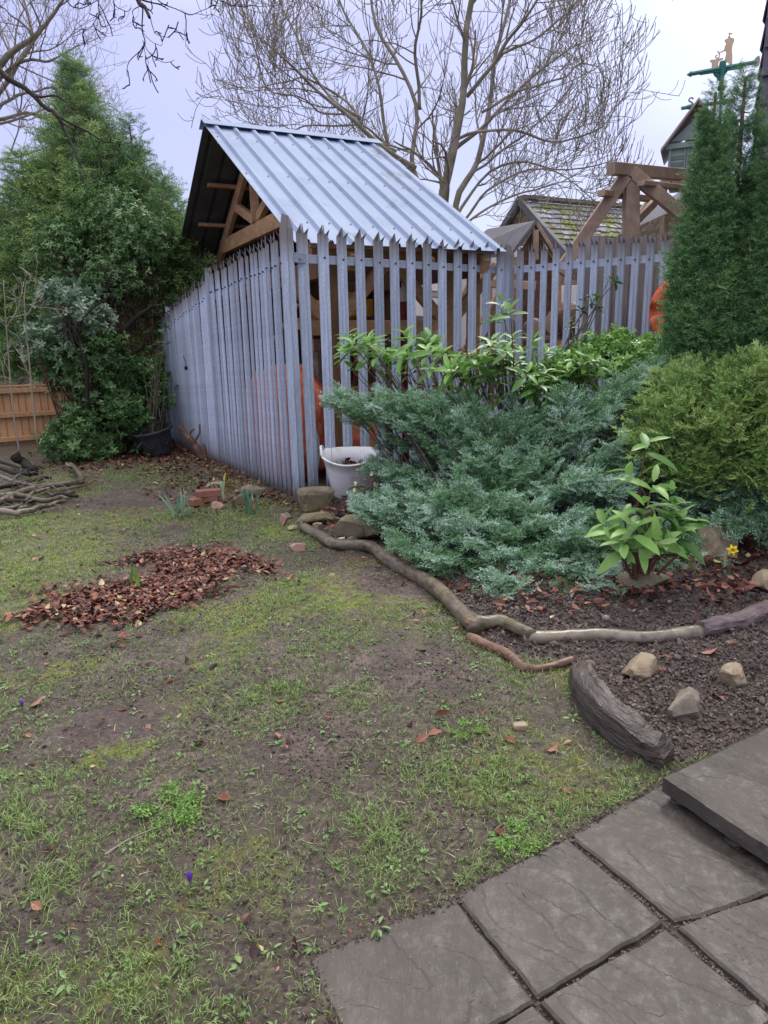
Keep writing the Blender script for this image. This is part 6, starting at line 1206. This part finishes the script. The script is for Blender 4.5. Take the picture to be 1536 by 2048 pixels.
def shrub(name, label, blobs, mat, T_, dens, clus, crad, ssz, cat='shrub', grp=None, upb=.3, shell=.3, roll=.6, seed=1, stems=80, stemmat='barkred', zmin=.03, droop=0., inner=.85, leafy=False):
    bl = [(Y(a, b, d), s_) for (a, b, d, s_) in blobs]; P, N = ell_pts(bl, dens, zmin, inner, shell, seed); r = np.random.RandomState(seed+50)
    zg = gz0(P[:, 0], P[:, 1]); k = P[:, 2] > zg+zmin; P, N = P[k], N[k]
    g = bl[0][0]; root = V3(np.mean([b[0][0] for b in bl]), np.mean([b[0][1] for b in bl]), 0); o = thing(name, (root[0], root[1], gz(root[0], root[1])), label, cat, grp)
    D = norm(N*V3(1, 1, .7)+V3(0, 0, upb)+r.normal(size=P.shape)*.25); Q, DD, ct = cluster(P, D, clus, crad, seed); DD = norm(DD+r.normal(size=DD.shape)*(.7 if leafy else .45)-V3(0, 0, droop)); n2 = len(Q); k = Q[:, 2] > gz0(Q[:, 0], Q[:, 1])+.015; Q, DD, ct = Q[k], DD[k], ct[k]; n2 = len(Q)
    ti = np.clip(.58*ct+.25*r.rand(n2)+.5*(fbm(Q[:, 0]*2.5, Q[:, 1]*2.5, Q[:, 2]*2.5, 3, 9)-.5)+.1, 0, 1)*.8
    mk('foliage', sprays(T_, Q, DD, ssz*r.uniform(.6, 1.2, n2), ti, r, roll=roll), mat, o, smooth=leafy)
    if stems:
        sel = r.randint(0, len(P), stems); E = P[sel]; cen = np.array([b[0] for b in bl]); j = ((E[:, None]-cen[None])**2).sum(2).argmin(1); S = cen[j]*V3(1, 1, 0)*.5+root*.5*V3(1, 1, 0)+V3(0, 0, .03); Mi = (S*.4+cen[j]*.6)+r.normal(size=S.shape)*.08
        PP = np.stack([S, (S+Mi)/2+r.normal(size=S.shape)*.03, Mi, (Mi+E)/2+r.normal(size=S.shape)*.02, E], 1); mk('stems', [tubes(PP, np.tile([.013, .010, .008, .005, .003], (stems, 1)), 5, False)], MT[stemmat], o)
    return o
J = [(1000, 1080, 4.7, (.80, .55, .27)), (850, 1010, 5.2, (.55, .45, .22)), (1170, 1080, 4.55, (.55, .5, .27)), (1050, 965, 5.3, (.80, .45, .26)), (880, 830, 5.75, (.45, .35, .24)), (1050, 850, 5.75, (.50, .35, .26)), (730, 795, 5.7, (.32, .18, .11)), (1200, 830, 5.5, (.42, .35, .30)), (1320, 765, 5.5, (.36, .25, .22)), (1250, 900, 5.2, (.45, .4, .25)),
     (1290, 1150, 4.25, (.30, .25, .12)), (775, 1025, 5.1, (.26, .22, .13)), (1010, 1160, 4.15, (.26, .20, .11)), (1200, 1150, 4.2, (.22, .2, .1)), (860, 1100, 4.6, (.22, .2, .12)), (1200, 950, 4.8, (.25, .25, .18)), (940, 1010, 4.75, (.3, .3, .2)), (690, 785, 5.8, (.16, .12, .07)), (800, 815, 5.6, (.3, .2, .14)), (1000, 1185, 3.98, (.22, .16, .08)), (1130, 1170, 4.05, (.2, .15, .08)), (1340, 1165, 4.2, (.15, .15, .08)), (800, 930, 5.6, (.3, .25, .14)), (930, 1130, 4.35, (.3, .22, .12)), (1060, 1150, 4.1, (.32, .2, .12)), (1200, 1160, 3.98, (.25, .18, .10)), (1330, 1120, 4.3, (.25, .2, .14)), (950, 900, 5.5, (.4, .3, .16)), (1120, 900, 5.4, (.4, .3, .16)), (820, 870, 5.7, (.3, .25, .16)), (1000, 1195, 3.95, (.12, .1, .05)), (765, 925, 5.9, (.16, .14, .09)), (752, 990, 5.6, (.13, .12, .08)), (1380, 1100, 4.4, (.2, .2, .12))]
def plumes(name, label, blobs, mat, T_, nper, seed, root, plen=.42, pw_=.13, npl=46, ssz=.10, grp=None, cat='juniper', stiff=.1):
    r = np.random.RandomState(seed); bl = [(Y(a, b, d), np.array(s_)) for (a, b, d, s_) in blobs]; P, N = ell_pts(bl, nper, .03, .82, .28, seed)
    zg = gz0(P[:, 0], P[:, 1], False); k = P[:, 2] > zg+.03; P, N = P[k], N[k]; n = len(P); cen = np.array([b[0] for b in bl]); rt_ = np.array(root)
    o = thing(name, tuple(rt_), label, cat, grp)
    out_d = norm(norm((P-rt_)*V3(1, 1, .35))*.8+N*.7+V3(0, 0, .12)+r.normal(size=P.shape)*.22); L_ = plen*r.uniform(.6, 1.25, n)
    tt = np.linspace(0, 1, 7); path = P[:, None]-out_d[:, None]*(L_[:, None]*(1-tt)[None])[..., None]+V3(0, 0, 1)*((-.22*L_[:, None])*(tt[None]**2-1.0*tt[None])*-1)[..., None]+V3(0, 0, -1)*(.10*L_[:, None]*tt[None]**3)[..., None]
    lat = norm(np.cross(out_d, (0, 0, 1))); u_ = r.rand(n, npl)**.8; ix = np.minimum((u_*6).astype(int), 5); f = (u_*6-ix)[..., None]; ar = np.arange(n)[:, None]
    base = path[ar, ix]*(1-f)+path[ar, ix+1]*f; tan = norm(path[ar, ix+1]-path[ar, ix]); sd = r.uniform(-1, 1, (n, npl)); wdt = pw_*np.sin(np.pi*np.clip(u_*.85+.12, 0, 1))
    Q = base+lat[:, None]*(sd*wdt)[..., None]+V3(0, 0, 1)*(r.normal(size=(n, npl))*.016-np.abs(sd)*wdt*.25)[..., None]; D = norm(tan+lat[:, None]*(sd*.9)[..., None]+V3(0, 0, stiff)+r.normal(size=Q.shape)*.3)
    bt = np.repeat(r.rand(n)[:, None], npl, 1); ti = np.clip(.46*bt+.36*r.rand(n, npl)+.34*u_**2+.25*(fbm(P[:, 0]*2, P[:, 1]*2, P[:, 2]*2, 3, 9)-.5)[:, None]-.20, 0, 1)*.92
    Q, D, ti = Q.reshape(-1, 3), D.reshape(-1, 3), ti.ravel(); k = Q[:, 2] > gz0(Q[:, 0], Q[:, 1], False)+.012; Q, D, ti = Q[k], D[k], ti[k]
    mk('foliage', sprays(T_, Q, D, ssz*r.uniform(.6, 1.15, len(Q)), ti, r, roll=.5), mat, o)
    jn = ((P[:, None]-cen[None])**2).sum(2).argmin(1); c_ = cen[jn]; S = rt_*.6+c_*V3(1, 1, 0)*.4; S[:, 2] = .04; M1 = (S+path[:, 0])/2+r.normal(size=S.shape)*.05
    st_p = np.concatenate([np.stack([S, M1], 1), path[:, ::2]], 1); mk('stems', [tubes(st_p, np.tile([.009, .006, .005, .004, .003, .002], (n, 1)), 5, False)], MT['oldtimber'], o); return o
plumes('spreading_juniper', 'wide blue green spreading juniper covering the bed below the palisade', J, MT['junip'], SPJ, 36, 3, Y(1000, 1040, 5.1)*V3(1, 1, 0)+V3(0, 0, .05), ssz=.095, npl=52)
shrub('creeping_juniper', 'low blue green juniper skirt beneath the golden conifer', [(1450, 1000, 4.75, (.36, .3, .17)), (1540, 1010, 4.7, (.3, .3, .18)), (1400, 1040, 4.6, (.14, .2, .1)), (1500, 1050, 4.55, (.25, .2, .1))], MT['junip'], SPJ, 150, 9, .045, .11, 'juniper', droop=.35, seed=5, stems=60, upb=.1)
shrub('golden_conifer', 'rounded yellow green feathery conifer at the right photo edge', [(1440, 880, 5.0, (.52, .5, .42)), (1340, 880, 4.95, (.24, .3, .26)), (1560, 850, 4.9, (.45, .45, .46)), (1400, 810, 5.2, (.34, .3, .22)), (1500, 950, 4.7, (.4, .35, .22)), (1380, 950, 4.8, (.24, .25, .16))], MT['goldcon'], SPT, 150, 8, .045, .12, 'conifer', upb=.55, seed=6, stems=90)
LAU = t_leaf(1., .40, .05, .18, (0, .2, .5, .8, 1.), (.08, .75, 1., .68, .03))
MT['laurel'] = foliage('laurel leaves', [(0, (.045, .11, .025)), (.4, (.10, .22, .05)), (.75, (.20, .36, .10)), (1, (.36, .52, .20))], .42, .25, .4)
MT['laurelb'] = foliage('bright laurel leaves', [(0, (.05, .13, .025)), (.4, (.12, .27, .055)), (.75, (.23, .42, .10)), (1, (.40, .58, .22))], .42, .3, .4)
MT['holly'] = foliage('glossy dark leaves', [(0, (.02, .055, .016)), (.4, (.055, .13, .036)), (.75, (.12, .23, .075)), (1, (.27, .38, .18))], .42, .25, .4)
def whorl(n, seed, lean=.9, ln=1., wd=.36):
    """a shoot tip: leaves set around a short stem"""
    r = np.random.RandomState(seed); T_ = t_leaf(1., wd, .05, .25, (0, .2, .5, .8, 1.), (.08, .75, 1., .68, .03)); a = np.arange(n)*2.4+r.rand(n)*.4; h = np.linspace(0, .35, n)
    el_ = np.linspace(.15, 1.1, n)*lean; D = np.stack([np.cos(a), np.sin(a), el_], 1); P = np.stack([0*a, h*0, h], 1); V, F, t_ = scatter(T_, P, frames(D, np.zeros(n)), np.linspace(1, .6, n)*ln, np.linspace(0, .35, n))
    V = V[:, [0, 2, 1]]*V3(1, 1, -1); return V, F, t_
WH = [whorl(8, 1), whorl(6, 2, .35, 1.1, .30), whorl(7, 3, .6, .9, .34), whorl(5, 9, 1.2, .8, .40)]; WHs = [whorl(7, 4, .7, 1., .45), whorl(5, 5, .3, 1.1, .38), whorl(6, 6, 1.1, .75, .5)]
def leafy(name, label, tips, mat, T_, sz, cat, root, stemmat='bark', seed=1, grp=None, rs_=.007, up=.5, jit=.35, zr=None):
    """tips: list of world points; a stem runs from the root to each and a whorl of leaves ends it"""
    r = np.random.RandomState(seed); tips = np.array(tips); root = np.array(root); n = len(tips); o = thing(name, tuple(root), label, cat, grp)
    mid = root+(tips-root)*.5+V3(0, 0, .06)+r.normal(size=tips.shape)*.05; S = np.repeat(root[None], n, 0)+r.normal(size=tips.shape)*V3(.05, .05, 0); PP = np.stack([S, (S+mid)/2, mid, (mid+tips)/2+V3(0, 0, .02), tips], 1)
    mk('stems', [tubes(PP, np.tile([rs_*1.6, rs_*1.3, rs_, rs_*.7, rs_*.5], (n, 1)), 6, False)], MT[stemmat], o, smooth=True)
    D = norm(norm(tips-mid)+V3(0, 0, up)+r.normal(size=tips.shape)*jit); mk('foliage', sprays(T_, tips, D, sz*r.uniform(.75, 1.2, n), r.rand(n)*.65, r, roll=3.), mat, o, smooth=True); return o
def tipset(pixs, y0, y1, r, jit=8): return [Y(a+r.normal()*jit, b+r.normal()*jit, r.uniform(y0, y1)) for a, b in pixs]
r = np.random.RandomState(5)
a1 = [(x, 715+18*math.sin(x*.05)+r.normal()*12) for x in np.linspace(690, 900, 30)]+[(790, 750), (820, 760), (870, 740), (905, 745), (720, 690), (860, 690), (745, 700)]
leafy('cherry_laurel', 'cherry laurel shoots reaching left across the front palisade', tipset(a1, 5.8, 6.4, r), MT['laurelb'], WH, .19, 'laurel', Y(930, 900, 6.3)*V3(1, 1, 0)+V3(0, 0, .1), seed=2)
a2 = [(x, 750+28*math.sin(x*.03)+r.normal()*22) for x in np.linspace(900, 1190, 78)]+[(990, 620), (985, 640), (1005, 650), (1030, 640), (1045, 790), (1010, 800), (1070, 700), (1090, 705), (1015, 700), (970, 715), (1060, 805)]
leafy('cherry_laurel', 'cherry laurel mass in the middle with a tall drooping shoot before the post', tipset(a2, 5.6, 6.4, r), MT['laurelb'], WH, .19, 'laurel', Y(1030, 930, 6.1)*V3(1, 1, 0)+V3(0, 0, .1), seed=3)
a3 = [(1145, 650), (1165, 630), (1180, 610), (1195, 590), (1215, 570), (1235, 560), (1190, 620), (1150, 665), (1168, 600)]
leafy('cherry_laurel', 'slender dark leaved laurel shoot rising before the grey boards', tipset(a3, 6.3, 6.4, r, 4), MT['holly'], WHs, .085, 'laurel', Y(1128, 740, 6.3)*V3(1, 1, 1), seed=4, jit=.6)
brl = [(935, 690), (945, 705), (970, 680), (985, 700), (905, 712), (950, 725), (895, 730), (925, 735)]
MT['deadleaf'] = foliage('withered leaves', [(0, (.13, .055, .03)), (1, (.36, .18, .11))], .5, .2)
leafy('withered_shoot', 'withered brown leaves hanging on the laurel before the front palisade', tipset(brl, 6.1, 6.4, r, 4), MT['deadleaf'], WH, .10, 'laurel shoot', Y(960, 800, 6.2), seed=8, up=-1.2)
shrub('small_leaved_shrub', 'bushy bright green small leaved shrub in front of the grey boards', [(1230, 735, 6.2, (.42, .35, .20)), (1330, 735, 6.3, (.38, .3, .18)), (1150, 745, 6.1, (.22, .25, .16)), (1240, 700, 6.5, (.2, .2, .12)), (1390, 720, 6.3, (.2, .2, .12))], MT['laurelb'], WHs, 190, 5, .05, .062, 'shrub', seed=9, stems=60, shell=.35, leafy=True)
fr = on(1275, 1172); r = np.random.RandomState(9)
ft = [(1290, 905, .0), (1300, 985, .0), (1270, 960, .1), (1335, 1000, .1), (1250, 1040, 0), (1285, 1030, -.1), (1340, 1030, 0), (1365, 1045, .05), (1350, 1075, -.05), (1230, 1080, .0), (1255, 1100, -.1), (1320, 1095, -.1), (1285, 1085, 0), (1220, 1060, .1), (1360, 1110, -.05), (1300, 1060, .1), (1275, 1100, -.12), (1240, 1095, -.1), (1330, 1100, -.15), (1310, 1080, -.2), (1265, 1070, -.15), (1345, 1055, 0), (1225, 1095, .05)]
leafy('young_laurel', 'young cherry laurel with big glossy leaves standing before the juniper', [Y(a, b, fr[1]-.12+d) for a, b, d in ft], MT['laurelb'], [whorl(6, 11, .8, 1., .34), whorl(5, 12, .9, 1., .38), whorl(4, 15, .5, 1., .32)], .185, 'laurel', fr, 'barkred', seed=6, rs_=.006, jit=.3)
sk = on(790, 1010); r = np.random.RandomState(10); skt = [(x+r.normal()*8, y+r.normal()*6) for x, y in ((700, 985), (725, 975), (740, 960), (765, 950), (790, 940), (810, 935), (760, 970), (800, 955), (835, 950), (860, 945), (745, 990), (720, 1000), (780, 920), (770, 905))]
sk_t = [Y(a, b, 5.75+.1*r.normal()) for a, b in skt]; so_ = leafy('budding_shrub', 'low glossy shrub with cream flower buds beside the white tub', sk_t, MT['laurel'], WHs, .075, 'shrub', Y(790, 1000, 5.8)*V3(1, 1, 0), seed=7)
mk('flower_buds', [rock(p+V3(0, -.02, .035), (.020, .020, .024), i, 4, 0, .3) for i, p in enumerate(sk_t[:9])], MT['bud'], so_)
# shrubs at left
shrub('leafy_shrub', 'dark glossy broad leaved shrub behind the cut branches and planter', [(215, 840, 10.1, (.62, .5, .45)), (160, 890, 9.7, (.45, .5, .33)), (250, 880, 10.3, (.40, .4, .32)), (180, 740, 10.2, (.6, .5, .5)), (130, 720, 10.3, (.3, .4, .4)), (270, 780, 10.6, (.35, .4, .4))], MT['holly'], WHs, 75, 5, .10, .095, 'shrub', seed=12, stems=120, shell=.4, leafy=True, upb=.2)
shrub('privet_tree', 'small leaved glossy evergreen rising between the feathery conifer and shelter roof', [(290, 500, 11.3, (.42, .45, .55)), (240, 470, 11.5, (.45, .45, .5)), (335, 560, 11.8, (.3, .35, .4)), (150, 500, 11.4, (.45, .45, .35)), (230, 570, 11., (.45, .4, .35)), (330, 640, 11.9, (.3, .4, .4))], MT['holly'], WHs, 95, 6, .10, .075, 'tree', seed=13, stems=140, shell=.4, leafy=True, upb=.2)
shrub('silver_shrub', 'pale silvery leaved upper shrub before the dark conifer', [(130, 600, 10.1, (.32, .3, .26)), (170, 640, 10.0, (.35, .3, .2)), (90, 690, 9.8, (.22, .3, .2))], foliage('silvery leaves', [(0, (.04, .10, .04)), (.5, (.10, .19, .10)), (1, (.34, .42, .34))], .4, .2, .4), WHs, 45, 4, .09, .11, 'shrub', seed=14, stems=50, shell=.5, leafy=True)
tl = onplane(330, 760, c0+V3(-.25, -.1, 0), dL)
r = np.random.RandomState(3); leafy('laurel_shoots', 'thin leafy shoots leaning on the far side palisade above the planter', [Y(x+r.normal()*8, y, 9.9+.1*r.normal()) for x, y in ((320, 640), (322, 665), (318, 690), (325, 710), (312, 725), (330, 745), (300, 760), (322, 770), (335, 800), (310, 805), (295, 735), (318, 655), (305, 700), (328, 690))], MT['holly'], WHs, .10, 'shoots', Y(300, 870, 10.)*V3(1, 1, 0), seed=5)
# dark crooked trunks inside the left shrubs
for k, (pix, yy, r0, lab) in enumerate(((((175, 900), (172, 740), (150, 670), (120, 610)), 9.7, .035, 'dark slanting stem inside the left shrub'), (((245, 880), (240, 740), (235, 690), (190, 625), (210, 565)), 10.6, .09, 'thick dark crooked trunk in the left shrubs, under the evergreen'))):
    bare_tree('shrub_trunk', [LB(pix, r0, r0*.5, yy, yy), LB([pix[2], (pix[2][0]+40, pix[2][1]-60), (pix[2][0]+90, pix[2][1]-80)], r0*.5, r0*.25, yy, yy+.2)], lab, (4, 3, 1), 30+k, ('twigdark', 'twigdark'), 'trunk', .05, Ls=((.3, .9), (.2, .5), (.1, .2)), rmin=.003)
